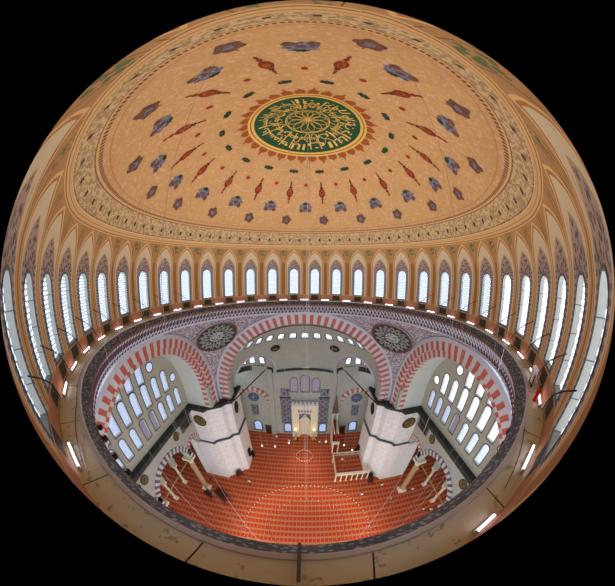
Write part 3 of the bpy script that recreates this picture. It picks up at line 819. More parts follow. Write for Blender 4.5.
for sx, side in ((-1, 'left'), (1, 'right')):
    f = lambda s, z, d, sx=sx: Vector((sx*(17.4+d), s, z))
    m = MB()
    # above the arch springing the wall carries openings; below it only columns stand
    ops = [(-.3, 10.0, 11.4, 11.4), (7.0, 3.6, 11.4, 12.6), (-7.6, 3.6, 11.4, 12.6)]
    wall_band(m, f, -9.5, 9.2, 11.4, 19.3, ops, STONE, 1.2, PLASTER, ds=1.0, sill=False)
    struct(m.build('wall_arcade_'+side))
    # striped archivolts
    m = MB()
    for (c, r0, r1, zc, n) in ((-.3, 5.95, 5.0, 11.4, 37), (7.0, 2.45, 1.8, 12.6, 19), (-7.6, 2.45, 1.8, 12.6, 19)):
        for k in range(n):
            a, b = PI*k/n, PI*(k+1)/n; mt = FRAMEM if k % 2 == 0 else WHITE
            if c > 0 and c < 8: mt = PINK if k % 2 == 0 else WHITE
            P = lambda r, t, d: f(c+r*math.cos(t), zc+r*math.sin(t), d)
            m.face([P(r0, a, -.12), P(r1, a, -.12), P(r1, b, -.12), P(r0, b, -.12)], mt)
            m.face([P(r1, a, -.12), P(r1, a, 1.2), P(r1, b, 1.2), P(r1, b, -.12)], mt)
            m.face([P(r0, a, -.12), P(r0, b, -.12), P(r0, b, 0), P(r0, a, 0)], mt)
    struct(m.build('trim_%d' % (12 if sx < 0 else 13)))
    cx = sx*18.1
    col_shaft(cx, 4.95, 11.4, .5, 'tall granite column of the %s arcade, standing beside the big white pier' % side, GRAN)
    col_shaft(cx, -5.6, 11.4, .5, 'granite column of the %s arcade, the one nearest the camera side' % side, GRAN)
    # tie rod across the big arch
    m = MB(); m.tube([(cx-sx*.2, -5.3, 11.2), (cx-sx*.2, 4.7, 11.2)], .07, GOLD, 5)
    thing(m.build('tie_rod'), 'thin yellowish tie rod across the big arch of the %s arcade' % side, 'tie rod')
    # rear arcade with the aisle gallery
    f2 = lambda s, z, d, sx=sx: Vector((sx*(22.5+d), s, z))
    m = MB(); o2 = [(c, 3.6, 6.6, 8.4) for c in (-7.1, -2.4, 2.3, 7.0)]
    wall_band(m, f2, -10, 17, 6.6, 13, o2, PLASTER, .8, STONE, ds=1.5, sill=False)
    m.box((min(sx*22.5, sx*29), -12, 13), (max(sx*22.5, sx*29), 25, 13.3), STONE)
    struct(m.build('wall_aisle_arcade_'+side))
    for k, c in enumerate((-9.4, -4.75, -.05, 4.65, 9.4)):
        col_shaft(sx*22.9, c, 6.6, .28, 'slender marble column of the rear %s aisle arcade' % side, CREAM, group='slender rear aisle columns '+side)
    f3 = lambda s, z, d, sx=sx: Vector((sx*(29+d), s, z))
    m = MB(); ww = [(c, 1.6, 1.0, 3.6) for c in (-7, -1, 5, 11, 18)]
    wall_band(m, f3, -14, 25, 0, 7, ww, STONE, .4, STONE, ds=2); wall_band(m, f3, -14, 25, 7, 19.5, [(c, 1.4, 9, 12) for c in (-7, -1, 5, 11, 18)], STONE, .4, STONE, ds=2)
    struct(m.build('wall_aisle_'+side))
    for q in ww: window(f3, q[0], q[1], q[2], q[3], .3, PANE_B, fw=.2)
    for c in (-7, -1, 5, 11, 18): window(f3, c, 1.4, 9, 12, .3, PANE_L, fw=.2)
    # aisle vault
    m = MB(); m.box((min(sx*18.6, sx*29), -14, 19.3), (max(sx*18.6, sx*29), 25, 19.6), PLASTER); struct(m.build('ceiling_aisle_'+side))

# floor
m = MB(); m.box((-30, -30, -.3), (30, 25.5, 0), CARPET); struct(m.build('floor'))

# ================================================================== ROUNDELS
def disc(name, P, mat, n=40, th=.06, rim=None):
    """P(u,v,d): u,v in -1..1 on disc, d lift towards the viewer"""
    m = MB(); K = 5
    for k in range(K):
        for i in range(n):
            a, b = 2*PI*i/n, 2*PI*(i+1)/n; r0, r1 = k/K, (k+1)/K
            c = [(r0*math.cos(a), r0*math.sin(a)), (r1*math.cos(a), r1*math.sin(a)), (r1*math.cos(b), r1*math.sin(b)), (r0*math.cos(b), r0*math.sin(b))]
            if k == 0: c = [(0, 0), c[1], c[2]]
            m.face([P(q[0], q[1], th) for q in c], mat, c)
    for i in range(n):
        a, b = 2*PI*i/n, 2*PI*(i+1)/n
        m.face([P(math.cos(a), math.sin(a), th), P(math.cos(a), math.sin(a), -.05), P(math.cos(b), math.sin(b), -.05), P(math.cos(b), math.sin(b), th)], rim or mat)
    return m.build(name)
def on_sphere(c, Rr, centre, ru, rv):
    n = (centre-c).normalized(); t1 = Vector((0,0,1)).cross(n).normalized(); t2 = n.cross(t1)
    def P(u, v, d):
        q = centre+t1*u*ru+t2*v*rv; return c+(q-c).normalized()*(Rr-d)
    return P
PCc = Vector((0, 0, 22.2))
for sx, side in ((-1, 'left'), (1, 'right')):
    P = on_sphere(PCc, 17.85, Vector((sx*10.85, 9.95, 32.35)), 2.85, 2.9)
    thing(disc('painted_roundel', P, ROSE, th=.12), 'big dark arabesque roundel with brown rim on the %s pendentive between two great arches' % side, 'roundel')
    P = on_sphere(HC, HR, Vector((sx*5.45, 22.65, 25.95)), .95, .85)
    o = thing(disc('calligraphy_roundel', P, DGREEN, th=.1), 'small dark green calligraphy disc under the %s half-dome windows' % side, 'roundel')
    w_ = MB(); put_word(w_, shape('الله' if sx > 0 else 'محمد'), 1.0, lambda x, y: P((x-.6)*.95, y-.3, .16), GOLD, fit=1.2); w_.build('lettering', o)
    P = lambda u, v, d: Vector((sx*11.35+u*1.25, QY-d-.05, 12.1+v*1.25))
    thing(disc('tile_roundel', P, BLUEROSE, th=.12), 'round blue tile disc high on the far wall inside the %s striped arch' % side, 'roundel')
    P = lambda u, v, d: Vector((sx*15.9-u*1.05*sx*-1, 9.12-d, 17.4+v*1.15))
    if True:
        P = lambda u, v, d: Vector((sx*16.0+u*1.15, 9.13-d, 17.3+v*1.2))
        thing(disc('gilded_medallion', P, OVAL, th=.08), 'olive and gold medallion on the %s pier face towards the camera' % side, 'medallion')
        P = lambda u, v, d: Vector((sx*(11.45-d), 14.4+u*.9, 17.2+v*1.3))
        thing(disc('gilded_medallion', P, DGREEN, th=.08), 'dark green oval medallion on the %s pier face towards the nave' % side, 'medallion')
    for (y, z, wd) in ((3.9, 17.9, 'between the big and the small arch'), (-5.2, 17.9, 'at the camera end of the big arch')):
        P = lambda u, v, d, y=y, z=z: Vector((sx*(17.4-d), y+u*.75, z+v*.8))
        thing(disc('gilded_medallion', P, OVAL, th=.08), 'round olive medallion on the %s arcade wall %s' % (side, wd), 'medallion')
    m = MB(); m.box((min(sx*17.3, sx*17.4), 5.6, 17.2), (max(sx*17.3, sx*17.4), 8.3, 18.6), OVAL); m.box((min(sx*17.32, sx*17.4), 5.4, 17.0), (max(sx*17.32, sx*17.4), 8.5, 18.8), FRAMEM)
    thing(m.build('inscription_plaque'), 'rectangular brown inscription plaque above the small arch of the %s arcade' % side, 'plaque')
    for (y, z) in ((-6.6, 17.9),):
        P = lambda u, v, d, y=y, z=z: Vector((sx*(17.4-d), y+u*.4, z+v*.4))
        thing(disc('round_vent', P, DGREEN, 16, .06), 'small dark disc near the camera end of the %s arcade wall' % side, 'vent')

# ================================================================== LAMPS, CABLES
BULBM = G('lamp_glass').emit((1, .9, .72, 1), BULB)
TUBEM = G('fluorescent_tube').emit((1, .82, 1, 1), TUBE)
def point(x, y, z, p, r=.12, col=(1, .95, .88)):
    l = bpy.data.lights.new('bulb_light', 'POINT'); l.energy = p; l.shadow_soft_size = r; l.color = col
    o = bpy.data.objects.new('bulb_light', l); COL.objects.link(o); o.location = (x, y, z); return o
def chandelier(cx, cy, cz, r, n, label, hooks, nl, pw, group=None, bulb=.075, spokes=0):
    root = empty('ring_chandelier', (cx, cy, cz))
    m = MB(); m.tube([(r*math.cos(2*PI*k/72), r*math.sin(2*PI*k/72), 0) for k in range(72)], .035, BLACK, 5, True)
    for k in range(spokes):
        a = 2*PI*k/spokes; m.tube([(0, 0, 0), (r*math.cos(a), r*math.sin(a), 0)], .015, BLACK, 4)
    o = m.build('iron_ring'); o.parent = root
    L0 = None
    for k in range(n):
        a = 2*PI*k/n; p = (r*math.cos(a), r*math.sin(a), -.1)
        if L0 is None:
            m = MB(); m.lathe([(.02, .1), (bulb*.8, .05), (bulb, -.02), (bulb*.7, -.09), (0, -.12)], BULBM, 8); L0 = m.build('glass_lamp'); L0.parent = root; L0.location = p
        else:
            c = L0.copy(); COL.objects.link(c); c.parent = root; c.location = p
    for (hx, hy, hz, tx, ty) in hooks:
        m = MB(); m.tube([(tx-cx, ty-cy, 0), (hx-cx, hy-cy, hz-cz)], .016, CABLEM, 4); c = m.build('cable'); c.parent = root
    for k in range(nl):
        a = 2*PI*(k+.5)/nl; q = point(r*math.cos(a), r*math.sin(a), -.35, pw); q.parent = root
    thing(root, label, 'chandelier'); return root
def hook(rho, phi): 
    p = dome_pt(rho, phi); return p
hk = []
for i in range(16):
    a = (i+.5)*PI/8; p = hook(8.1, a); hk.append((p.x, p.y, p.z, .5+9.2*math.sin(a), -2.4+9.2*math.cos(a)))
hk = [(h[0], h[1], h[2], h[0]+.12*(h[3]-h[0]), h[1]+.12*(h[4]-h[1])) for h in hk]
big = chandelier(.5, -2.2, 3.6, 9.2, 84, 'great ring of small lamps hung low over the middle of the red carpet', [(q[0], q[1], q[2], q[0], q[1]) for q in hk[:0]], 12, LAMP, bulb=.055, spokes=0)
for i in range(16):
    a = (i+.5)*PI/8; x, y = .5+9.2*math.sin(a), -2.2+9.2*math.cos(a)
    rr = math.hypot(x, y)
    x2, y2 = (x, y) if rr < 11.0 else (x*11.0/rr, y*11.0/rr)
    z2 = ZC+math.sqrt(RD*RD-x2*x2-y2*y2)
    m = MB(); m.tube([(x-.5, y+2.2, 0), (x2-.5, y2+2.2, z2-3.6)], [.006, .004], CABLEM, 4); c = m.build('cable'); c.parent = big
chandelier(.5, -1.8, 4.0, 5.5, 36, 'smaller ring of lamps inside the great ring over the carpet', [(.5, -1.8+5.5, 51.9, .5, -1.8+5.5)], 0, 0, bulb=.035)
chandelier(0, 14.9, 3.6, 1.6, 20, 'small ring of lamps hanging in front of the prayer niche', [(0, 16.5, 32.7, 0, 16.5), (0, 13.3, 33.2, 0, 13.3)], 3, LAMP*.5, bulb=.055)
# central dome cable
m = MB(); m.tube([(.35, .8, 52.8), (.35, .8, 4.0)], .013, CABLEM, 5); thing(m.build('hanging_cable'), 'central cable falling from the dome medallion to the great lamp ring', 'cable')
# side aisle lamp cables
side_c = [(-9.0, 17.5, 30.0), (-6.2, 17.6, 29.8), (-3.4, 19.0, 32.0), (4.6, 19.5, 31.6), (8.4, 18.0, 30.5), (9.9, 16.3, 29.6)]
hc0 = MB()
for k, (x, y, z) in enumerate(side_c):
    zt = HC.z+math.sqrt(max(0, HR*HR-(x-HC.x)**2-(y-HC.y)**2))
    m = MB(); m.tube([(x, y, zt), (x, y, 3.2)], .02, CABLEM, 4)
    o = empty('pendant_lamp', (x, y, 3.0)); c = m.build('cable', o)
    m = MB(); m.lathe([(0, .25), (.12, .2), (.16, .0), (.1, -.15), (0, -.2)], BULBM, 10); g_ = m.build('glass_bulb'); g_.parent = o
    nth = ('leftmost', 'second from the left', 'third from the left', 'third from the right', 'second from the right', 'rightmost')[k]
    thing(o, 'small pendant lamp on a long cable under the half-dome, %s of six' % nth, 'lamp', 'pendant lamps under the half-dome')

# fluorescent tubes on the gallery floor at the foot of each pier of the drum
tubes = []
edges = [(PH[i]+PH[i+1])/2 for i in range(15)]
tb = MB(); tb.tube([(-.46, 0, 0), (.46, 0, 0)], .028, TUBEM, 8)
hb = MB(); hb.box((-.5, -.04, -.1), (.5, .04, -.03), MOULD); hb.box((-.52, -.035, -.05), (-.47, .035, .04), MOULD); hb.box((.47, -.035, -.05), (.52, .035, .04), MOULD)
T0 = None
names = []
angs = [0]+[s_*e for e in edges[:-1] for s_ in (-1, 1)]+[-159.8, 157.2, 166.2]
angs = [a for a in angs if abs(a) < 153 or abs(a) in (159.8, 157.2, 166.2)]
angs.sort()
for i, a in enumerate(angs):
    z = 36.81
    if T0 is None:
        T0 = empty('fluorescent_light'); t_ = tb.build('glass_tube'); t_.parent = T0; t2_ = hb.build('holder'); t2_.parent = T0; o = T0
    else:
        o = T0.copy(); COL.objects.link(o)
        for ch in (t_, t2_):
            c = ch.copy(); COL.objects.link(c); c.parent = o
    rt_ = 13.13 if a > 160 else 13.02
    if a > 160: o.scale = (.5, 1, 1)
    o.location = (rt_*math.sin(R(a)), rt_*math.cos(R(a)), z); o.rotation_euler = (0, 0, -R(a))
    sl = bpy.data.lights.new('dome_fill_spot', 'SPOT'); sl.energy = UPL; sl.spot_size = R(125); sl.spot_blend = 1; sl.shadow_soft_size = .05; sl.color = (.93, .96, 1)  # invisible-source fill spot added beside each tube to brighten the dome
    so = bpy.data.objects.new('dome_fill_spot', sl); COL.objects.link(so); P0 = Vector((12.75*math.sin(R(a)), 12.75*math.cos(R(a)), 36.95)); so.location = P0
    so.rotation_euler = (Vector((0, 0, 49))-P0).to_track_quat('-Z', 'Y').to_euler()
    if a < -150: lb = 'glowing pinkish tube light on the gallery floor, nearest to the camera on the left'
    elif a > 160: lb = 'glowing tube light almost under the camera at the lower right rim'
    elif a > 150: lb = 'glowing pinkish tube light on the gallery floor, the long bright one at the lower right'
    elif a == 0: lb = 'white tube light on the gallery at the far centre, under the pier on the axis'
    else:
        k = edges.index(abs(a)) if abs(a) in edges else 0
        nums = ['first', 'second', 'third', 'fourth', 'fifth', 'sixth', 'seventh', 'eighth', 'ninth', 'tenth', 'eleventh', 'twelfth', 'thirteenth', 'fourteenth']
        lb = 'white tube light under the drum, %s to the %s of the far centre' % (nums[k], 'left' if a < 0 else 'right')
    thing(o, lb, 'light', 'tube lights around the dome gallery')
# black cables looping from the drum piers down to the tubes
for sgn, side in ((-1, 'left'), (1, 'right')):
    st = [157.3, 146.8, 136.0, 126.0, 116.0, 105.0, 94.0, 82.5, 71]
    for k, a in enumerate(st):
        e = st[k]-9.6
        pts = []
        for t in [j/14 for j in range(15)]:
            ph = R(sgn*(a+(e-a)*t)); z = 38.65-1.75*t+.16*math.sin(PI*t); r = 13.2-.22*math.sin(PI*t)-.15*t
            pts.append((r*math.sin(ph), r*math.cos(ph), z))
        m = MB(); m.tube(pts, [.022]*15, BLACK, 5)
        nm = ('nearest', 'second nearest', 'third nearest', 'fourth nearest', 'fifth nearest', 'sixth nearest', 'seventh nearest', 'eighth nearest', 'farthest')[k]
        thing(m.build('looping_cable'), 'black cable looping from the drum wall to a tube light, %s on the %s' % (nm, side), 'cable', 'looping black cables of the gallery')
# round black speakers below the gallery edge
spots = [(-5.47, -10.66), (-4.94, -10.92), (-4.18, -11.28), (-3.5, -11.51), (6.04, -10.65), (5.5, -10.95), (4.78, -11.35)]
for k, (x, y) in enumerate(spots):
    o = empty('round_spotlight', (x, y, 36.2))
    m = MB(); m.lathe([(0, .1), (.06, .1), (.1, .04), (.1, -.05), (.08, -.09), (0, -.09)], BLACK, 14); c = m.build('housing'); c.parent = o
    m = MB(); m.lathe([(0, .115), (.045, .115), (.045, .1)], MOULD, 10); c = m.build('cap'); c.parent = o
    rr = math.hypot(x, y); k2 = 12.35/rr
    m = MB(); m.tube([(0, 0, 0), (x*k2-x, y*k2-y, .1)], .02, BLACK, 5); c = m.build('arm'); c.parent = o
    lb = 'round black spotlight on an arm off the gallery edge, ' + (('first', 'second', 'third', 'lowest')[k]+' down on the left' if k < 4 else ('first', 'second', 'lowest')[k-4]+' down on the right')
    thing(o, lb, 'spotlight', 'black spotlights off the gallery edge')

# things on the gallery walkway
def gp(a, r, z): return Vector((r*math.sin(R(a)), r*math.cos(R(a)), z))
p = gp(138.5, 12.75, 36.7); o = empty('floodlight', p); o.scale = (1.5, 1.5, 1.3)
m = MB(); m.box((-.16, -.06, .25), (.16, .06, .55), plain('white_enamel', S(236, 240, 244), .4)); h_ = m.build('housing'); h_.parent = o
m = MB(); m.box((-.13, .06, .28), (.13, .07, .52), MOULD); h_ = m.build('lens'); h_.parent = o
m = MB(); m.tube([(-.2, 0, .4), (-.2, 0, .03), (.2, 0, .03), (.2, 0, .4)], .018, BLACK, 5); h_ = m.build('bracket'); h_.parent = o
o.rotation_euler = (0, 0, R(40)); thing(o, 'white floodlight standing on the right of the gallery walkway', 'floodlight')
p = gp(144.0, 12.85, 36.7); o = empty('fire_extinguisher', p)
REDP = plain('red_paint', S(190, 30, 20), .35)
m = MB(); m.lathe([(0, 0), (.09, 0), (.09, .42), (.06, .5), (.03, .53), (0, .53)], REDP, 14); h_ = m.build('cylinder', smooth=False); h_.parent = o; h_.name = 'tank'
m = MB(); m.box((-.03, -.02, .53), (.12, .02, .58), BLACK); m.tube([(.05, 0, .56), (.14, 0, .5), (.13, 0, .2)], .012, BLACK, 5); h_ = m.build('hose'); h_.parent = o
thing(o, 'red fire extinguisher on the gallery walkway beside the white floodlight', 'fire extinguisher')
m = MB(); m.box((.29, -12.93, 36.8), (.34, -12.2, 36.85), FRAMEM); m.tube([(.315, -12.2, 36.83), (.315, -12.17, 36.3)], .025, FRAMEM, 6)
thing(m.build('steel_bar'), 'dark steel bar lying across the walkway edge directly below the camera', 'bar')
# thin conduit on the walkway
for sgn, side in ((-1, 'left'), (1, 'right')):
    pts = [gp(sgn*(162-30*t), 12.9-.42*min(1, t*2.2), 36.74) for t in [j/20 for j in range(21)]]
    m = MB(); m.tube(pts, .012, FRAMEM, 5); thing(m.build('conduit'), 'thin pale conduit on the %s part of the gallery walkway' % side, 'conduit')

# ================================================================== FURNITURE ON THE FLOOR
# muezzin platform
mp = empty('muezzin_platform', (9.7, 12.0, 0)); X0, X1, Y0, Y1 = 5.75, 12.3, 9.6, 15.2; H = 2.9; XB = 11.1
m = MB(); m.box((X0-9.7, Y0-12, H-.3), (XB-9.7, Y1-12, H), CREAM); m.box((XB-9.7, Y0-12, H-.3), (X1-9.7, 10.8-12, H), CREAM); c = m.build('deck'); c.parent = mp
m = MB(); m.box((X0-9.7+.25, Y0-12+.25, H), (XB-9.7-.05, Y1-12-.25, H+.03), CARPET); c = m.build('carpet'); c.parent = mp
for (a, b) in (((X0, Y0), (X1, Y0)), ((X0, Y0), (X0, Y1)), ((X0, Y1), (XB, Y1))):
    m = MB(); ax = a[0]-9.7; ay = a[1]-12; bx = b[0]-9.7; by = b[1]-12
    hr = MB(); hr.box((min(ax, bx)-.07, min(ay, by)-.07, H+.75), (max(ax, bx)+.07, max(ay, by)+.07, H+.92), CREAM)
    L = max(abs(ax-bx), abs(ay-by)); n = int(L/.22)
    for k in range(n+1):
        t = k/n; x = ax+(bx-ax)*t; y = ay+(by-ay)*t; big_ = .07 if k % 6 == 0 else .03
        m.box((x-big_, y-big_, H), (x+big_, y+big_, H+.78), CREAM)
    c = m.build('balustrade'); c.parent = mp; h_ = hr.build('handrail'); h_.parent = c
for x in [X0+.15+(X1-X0-.3)*k/6 for k in range(7)]:
    m = MB(); m.box((x-9.7-.16, Y0-12-.01, 0), (x-9.7+.16, Y0-12+.3, .2), CREAM); m.tube([(x-9.7, Y0-12+.15, 0), (x-9.7, Y0-12+.15, H-.3)], .12, CREAM, 8); c = m.build('column'); c.parent = mp
for x in (X0+.15, XB-.3):
    m = MB(); m.tube([(x-9.7, Y1-12-.15, 0), (x-9.7, Y1-12-.15, H-.3)], .12, CREAM, 8); c = m.build('column'); c.parent = mp
thing(mp, 'white marble platform with balustrade and short columns beside the right pier', 'platform')
# minbar
mb_ = empty('minbar', (6.6, 20.0, 0))
m = MB()
for k in range(14):
    m.box((-.55, 4.6-5*(k+1)/14-0.0-1.0, 0), (.55, 4.6-5*k/14-1.0, 6.5-k*.45), CREAM)
c = m.build('staircase'); c.parent = mb_; st_ = c
m = MB()
for k in range(14): m.box((-.42, 4.6-5*(k+1)/14-1.04, 6.5-k*.45), (.42, 4.6-5*k/14-1.0, 6.53-k*.45), REDCLOTH); m.box((-.42, 4.6-5*(k+1)/14-1.03, 6.1-k*.45), (.42, 4.6-5*(k+1)/14-1.0, 6.5-k*.45), REDCLOTH)
c = m.build('stair_runner'); c.parent = st_
m = MB(); m.box((-.5, -1.2, 6.2), (-.35, 3.4, 7.0), CREAM); m.box((.35, -1.2, 6.2), (.5, 3.4, 7.0), CREAM)
for k in range(8): m.box((-.62, -1.3+k*.6, 6.0-(7-k)*.72), (-.5, -.7+k*.6, 7.0-(7-k)*.72), CREAM); m.box((.5, -1.3+k*.6, 6.0-(7-k)*.72), (.62, -.7+k*.6, 7.0-(7-k)*.72), CREAM)
c = m.build('side_rail'); c.parent = mb_
m = MB(); m.box((-.7, -1.9, 0), (-.45, -1.5, 3.4), CREAM); m.box((.45, -1.9, 0), (.7, -1.5, 3.4), CREAM); m.box((-.75, -1.95, 3.4), (.75, -1.45, 4.1), CREAM); c = m.build('portal'); c.parent = mb_
m = MB(); m.box((-.38, -1.0, .6), (.38, -.95, 6.3), REDCLOTH, Matrix.Rotation(0, 4, 'X')); m.box((-.42, -1.72, 0), (.42, -1.66, 3.3), REDCLOTH); c = m.build('curtain'); c.parent = mb_
m = MB()
for x in (-.5, .5):
    for y in (2.6, 3.6): m.tube([(x, y, 6.4), (x, y, 9.2)], .08, CREAM, 6)
m.box((-.65, 2.45, 9.2), (.65, 3.75, 9.5), CREAM); c = m.build('canopy'); c.parent = mb_
m = MB(); m.lathe([(.7, 9.5), (.62, 10.0), (.1, 14.2), (0, 14.6)], plain('lead_grey_cone', S(96, 84, 72), .6), 8, c=(0, 3.1, 0)); m.tube([(0, 3.1, 14.5), (0, 3.1, 15.4)], .05, GOLD, 5); c = m.build('spire'); c.parent = mb_
thing(mb_, 'tall narrow marble pulpit with red curtain and pointed cone right of the niche', 'pulpit')
# carved wooden lecterns / benches on the left
def bench(x, y, lx, ly, h, label, rz=0, mat=WOOD):
    o = empty('wooden_lectern', (x, y, 0)); o.rotation_euler = (0, 0, rz)
    m = MB(); m.box((-lx/2, -ly/2, h-.12), (lx/2, ly/2, h), mat); c = m.build('top'); c.parent = o
    for (a, b) in ((-1, -1), (1, -1), (-1, 1), (1, 1)):
        m = MB(); m.box((a*lx*.46-.07, b*ly*.46-.07, 0), (a*lx*.46+.07, b*ly*.46+.07, h-.12), mat); c = m.build('leg'); c.parent = o
    m = MB(); m.box((-lx/2, ly/2-.08, h), (lx/2, ly/2, h+.9), mat)
    for k in range(7): m.box((-lx/2+lx*k/6-.05, ly/2-.14, h), (-lx/2+lx*k/6+.05, ly/2, h+1.0), mat)
    c = m.build('carved_back'); c.parent = o
    m = MB(); m.box((-lx*.42, -ly*.4, .5), (lx*.42, ly*.4, .6), REDCLOTH); c = m.build('red_cushion'); c.parent = o
    thing(o, label, 'lectern'); return o
bench(-14.2, 3.3, 2.6, 1.4, 2.6, 'dark wooden preacher stand on the carpet in front of the left pier', R(-35))
bench(-16.7, 2.9, 1.5, 1.0, 1.9, 'low dark wooden bench beside the left granite column', R(-30))
bench(12.6, 8.4, .9, .7, .9, 'small dark stand at the corner where the marble platform meets the right pier', 0)
# pier niche doors: dark arches at the foot of the piers
for sx, side in ((-1, 'left'), (1, 'right')):
    m = MB(); P = [(sx*12.1, 10.95), (sx*13.2, 9.85)]
    n_ = Vector((-sx*.7, -.7, 0))
    A = Vector((sx*12.35, 10.75, 0))+n_*.32; B = Vector((sx*13.35, 9.75, 0))+n_*.32
    pts = [A, B]
    for k in range(7):
        t = k/6; q = B.lerp(A, t); pts.append(Vector((q.x, q.y, 1.6+.7*math.sin(PI*t))))
    m.face(pts, WOOD); o = m.build('pier_cupboard_door')
    s2 = o.modifiers.new('thickness', 'SOLIDIFY'); s2.thickness = .08
    thing(o, 'small dark arched cupboard door at the foot of the %s pier' % side, 'door')
    for k in range(2):
        m = MB(); x = sx*11.1; y = (14.0 if sx < 0 else 15.4)+k*(1.6 if sx < 0 else .95); m.box((min(x, x-sx*.35), y, .3 if k else 2.8), (max(x, x-sx*.35), y+.9, 2.2 if k else 5.0), BLACK)
        thing(m.build('loudspeaker'), 'black %s on the nave side of the %s pier' % ('cabinet standing low' if k else 'loudspeaker box mounted', side), 'speaker')
# floor lamps beside the mihrab
for k, (x, lab) in enumerate(((-2.1, 'left of the prayer niche'), (2.1, 'right of the prayer niche'), (-13.9, 'by the outer left window of the far wall'), (14.2, 'by the outer right window of the far wall'))):
    o = empty('candlestick', (x, 23.2, 0))
    m = MB(); m.lathe([(0, 0), (.5, 0), (.45, .2), (.16, .6), (.12, 1.5), (.3, 1.8), (.3, 1.95), (0, 1.95)], GOLD, 14); c = m.build('base'); c.parent = o
    m = MB(); m.lathe([(.16, 1.9), (.16, 3.2), (.05, 3.3)], CREAM, 10); c = m.build('candle'); c.parent = o; cn_ = c
    m = MB(); m.lathe([(0, 3.3), (.16, 3.35), (.24, 3.55), (.16, 3.78), (0, 3.85)], G('warm_lamp').emit((1, .72, .3, 1), 7), 10); c = m.build('lamp_globe'); c.parent = cn_
    thing(o, 'brass candlestick with glowing yellow lamp standing %s' % lab, 'candlestick')
# dark round covers on the carpet near the gallery edge
OLV = plain('olive_metal', S(92, 74, 50), .5, .3)
for x, y, top, lab in ((-6.07, -6.64, 0, 'left of the middle, near the camera side'), (-13.04, -5.87, 33.3, 'at the left edge of the central carpet'), (-19.4, -5.1, 19.3, 'inside the left aisle behind the column'), (13.27, -5.62, 33.3, 'at the right edge of the central carpet'), (19.1, -4.8, 19.3, 'inside the right aisle behind the column')):
    o = empty('hanging_disc_lamp', (x, y, 4))
    m = MB(); m.lathe([(0, .12), (.62, .12), (.72, 0), (.6, -.1), (0, -.1)], OLV, 20); c = m.build('disc'); c.parent = o
    top = top or ZC+math.sqrt(RD*RD-x*x-y*y)
    m = MB(); m.tube([(0, 0, .1), (0, 0, top-4)], .006, CABLEM, 4); c = m.build('cable'); c.parent = o
    thing(o, 'flat olive disc lamp hanging low, %s' % lab, 'lamp')

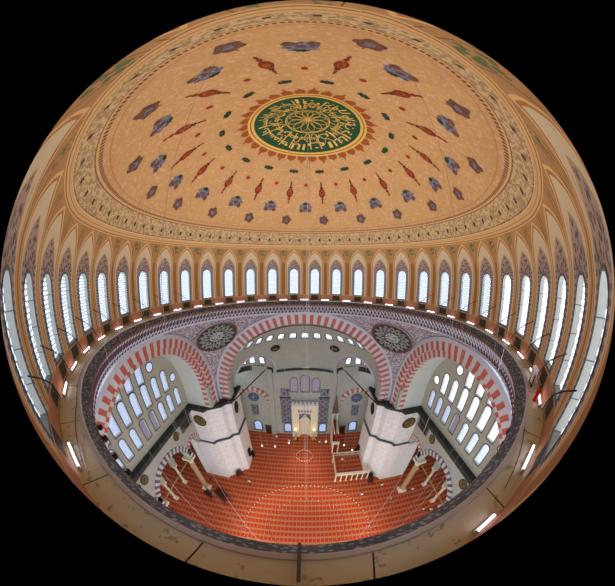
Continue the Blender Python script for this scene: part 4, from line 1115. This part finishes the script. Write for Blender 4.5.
# ================================================================== PEOPLE
def person_mesh(pose, top, bottom, hair):
    J = {}
    if pose == 'stand':
        J = dict(pel=(0,0,.95), ch=(0,0,1.28), nk=(0,0,1.48), hd=(0,-.02,1.62), ht=(0,-.02,1.72), ls=(.2,0,1.42), le=(.27,.02,1.14), lh=(.28,-.06,.9), rs=(-.2,0,1.42), re=(-.27,.02,1.14), rh=(-.28,-.06,.9),
                 lk=(.11,-.02,.5), lf=(.12,0,.08), lt=(.12,-.16,.04), rk=(-.11,.0,.5), rf=(-.12,.02,.08), rt=(-.12,-.14,.04))
    else:
        J = dict(pel=(0,0,.26), ch=(0,-.08,.6), nk=(0,-.1,.8), hd=(0,-.14,.93), ht=(0,-.15,1.03), ls=(.2,-.08,.74), le=(.26,-.1,.48), lh=(.16,-.34,.36), rs=(-.2,-.08,.74), re=(-.26,-.1,.48), rh=(-.16,-.34,.36),
                 lk=(.16,-.44,.12), lf=(.14,.1,.08), lt=(.12,.2,.06), rk=(-.16,-.44,.12), rf=(-.14,.1,.08), rt=(-.12,.2,.06))
    E_ = [('pel','ch'),('ch','nk'),('nk','hd'),('hd','ht'),('ch','ls'),('ls','le'),('le','lh'),('ch','rs'),('rs','re'),('re','rh'),('pel','lk'),('lk','lf'),('lf','lt'),('pel','rk'),('rk','rf'),('rf','rt')]
    rad_ = dict(pel=.17, ch=.18, nk=.06, hd=.1, ht=.08, ls=.075, le=.05, lh=.04, rs=.075, re=.05, rh=.04, lk=.08, lf=.05, lt=.045, rk=.08, rf=.05, rt=.045)
    ks = list(J); me = bpy.data.meshes.new('person'); me.from_pydata([J[k] for k in ks], [(ks.index(a), ks.index(b)) for a, b in E_], [])
    ob = bpy.data.objects.new('tmp', me); COL.objects.link(ob)
    md = ob.modifiers.new('s', 'SKIN'); 
    if not me.skin_vertices: 
        bm = bmesh.new(); bm.from_mesh(me); bm.verts.layers.skin.verify(); bm.to_mesh(me); bm.free()
    for i, k in enumerate(ks): 
        me.skin_vertices[0].data[i].radius = (rad_[k], rad_[k]*.85); me.skin_vertices[0].data[i].use_root = (k == 'pel')
    sb = ob.modifiers.new('b', 'SUBSURF'); sb.levels = 1
    dg = bpy.context.evaluated_depsgraph_get(); out = bpy.data.meshes.new_from_object(ob.evaluated_get(dg))
    bpy.data.objects.remove(ob)
    out.materials.clear()
    for m_ in (top, bottom, SKIN, hair): out.materials.append(m_)
    hz = J['nk'][2]
    for p_ in out.polygons:
        c = p_.center
        hand = min((c-Vector(J['lh'])).length, (c-Vector(J['rh'])).length) < .08
        p_.material_index = (3 if (c.z > J['hd'][2]+.03 or (c.z > hz+.06 and c.y > J['hd'][1]+.03)) else 2) if c.z > hz else (2 if hand else (1 if c.z < J['pel'][2]-.02 or (pose != 'stand' and c.z < .3) else 0))
        p_.use_smooth = True
    return out
HAIR = plain('dark_hair', S(30, 22, 18)); NAVY = plain('navy_cloth', S(36, 42, 66)); JEAN = plain('grey_trousers', S(60, 62, 72)); WSH = plain('white_shirt', S(230, 230, 228)); BEIG = plain('beige_jacket', S(190, 172, 140)); BLK = plain('black_coat', S(26, 26, 30))
MS = {}
people = [(-6.6, 22.6, 'stand', 'w', 'person in a white top standing by the far wall left of the niche'), (-3.6, 21.9, 'kneel', 'w', 'person in a white top kneeling left of the prayer niche'),
 (-1.7, 22.2, 'stand', 'k', 'person in a black coat standing just left of the prayer niche'), (3.4, 21.6, 'kneel', 'w', 'person in a white shirt kneeling just right of the prayer niche'), (2.2, 22.4, 'stand', 'b', 'person in a beige jacket standing right of the prayer niche'),
 (-10.2, 8.2, 'stand', 'w', 'person in a white shirt walking beside the left pier'), (15.2, 3.0, 'stand', 'b', 'person in a beige jacket on the carpet left of the right column'), (14.6, 7.0, 'kneel', 'w', 'person in white kneeling near the foot of the right pier'),
 (19.8, 3.9, 'stand', 'w', 'person in white standing in the right aisle behind the column'), (20.5, -1.4, 'kneel', 'w', 'person in white kneeling under the big right arch'), (21.4, -2.2, 'stand', 'w', 'person in a white shirt standing under the big right arch'),
 (10.4, 5.4, 'kneel', 'w', 'person in a white shirt kneeling on the open carpet below the marble platform'), (-17.8, 9.0-2.0, 'stand', 'k', 'person in a black coat standing between the left column and pier'), (7.4, 13.4, 'kneel', 'w', 'person in a white top kneeling on the marble platform')]
for k, (x, y, pose, cl, lab) in enumerate(people):
    key = (pose, cl)
    if key not in MS: MS[key] = person_mesh(pose, {'w': WSH, 'k': BLK, 'b': BEIG}[cl], {'w': JEAN, 'k': BLK, 'b': NAVY}[cl], HAIR)
    o = bpy.data.objects.new('person', MS[key]); COL.objects.link(o)
    o.location = (x, y, 2.93 if 'on the marble platform' in lab else 0); o.rotation_euler = (0, 0, R((k*67) % 360 if pose == 'stand' else 180))
    thing(o, lab, 'person')
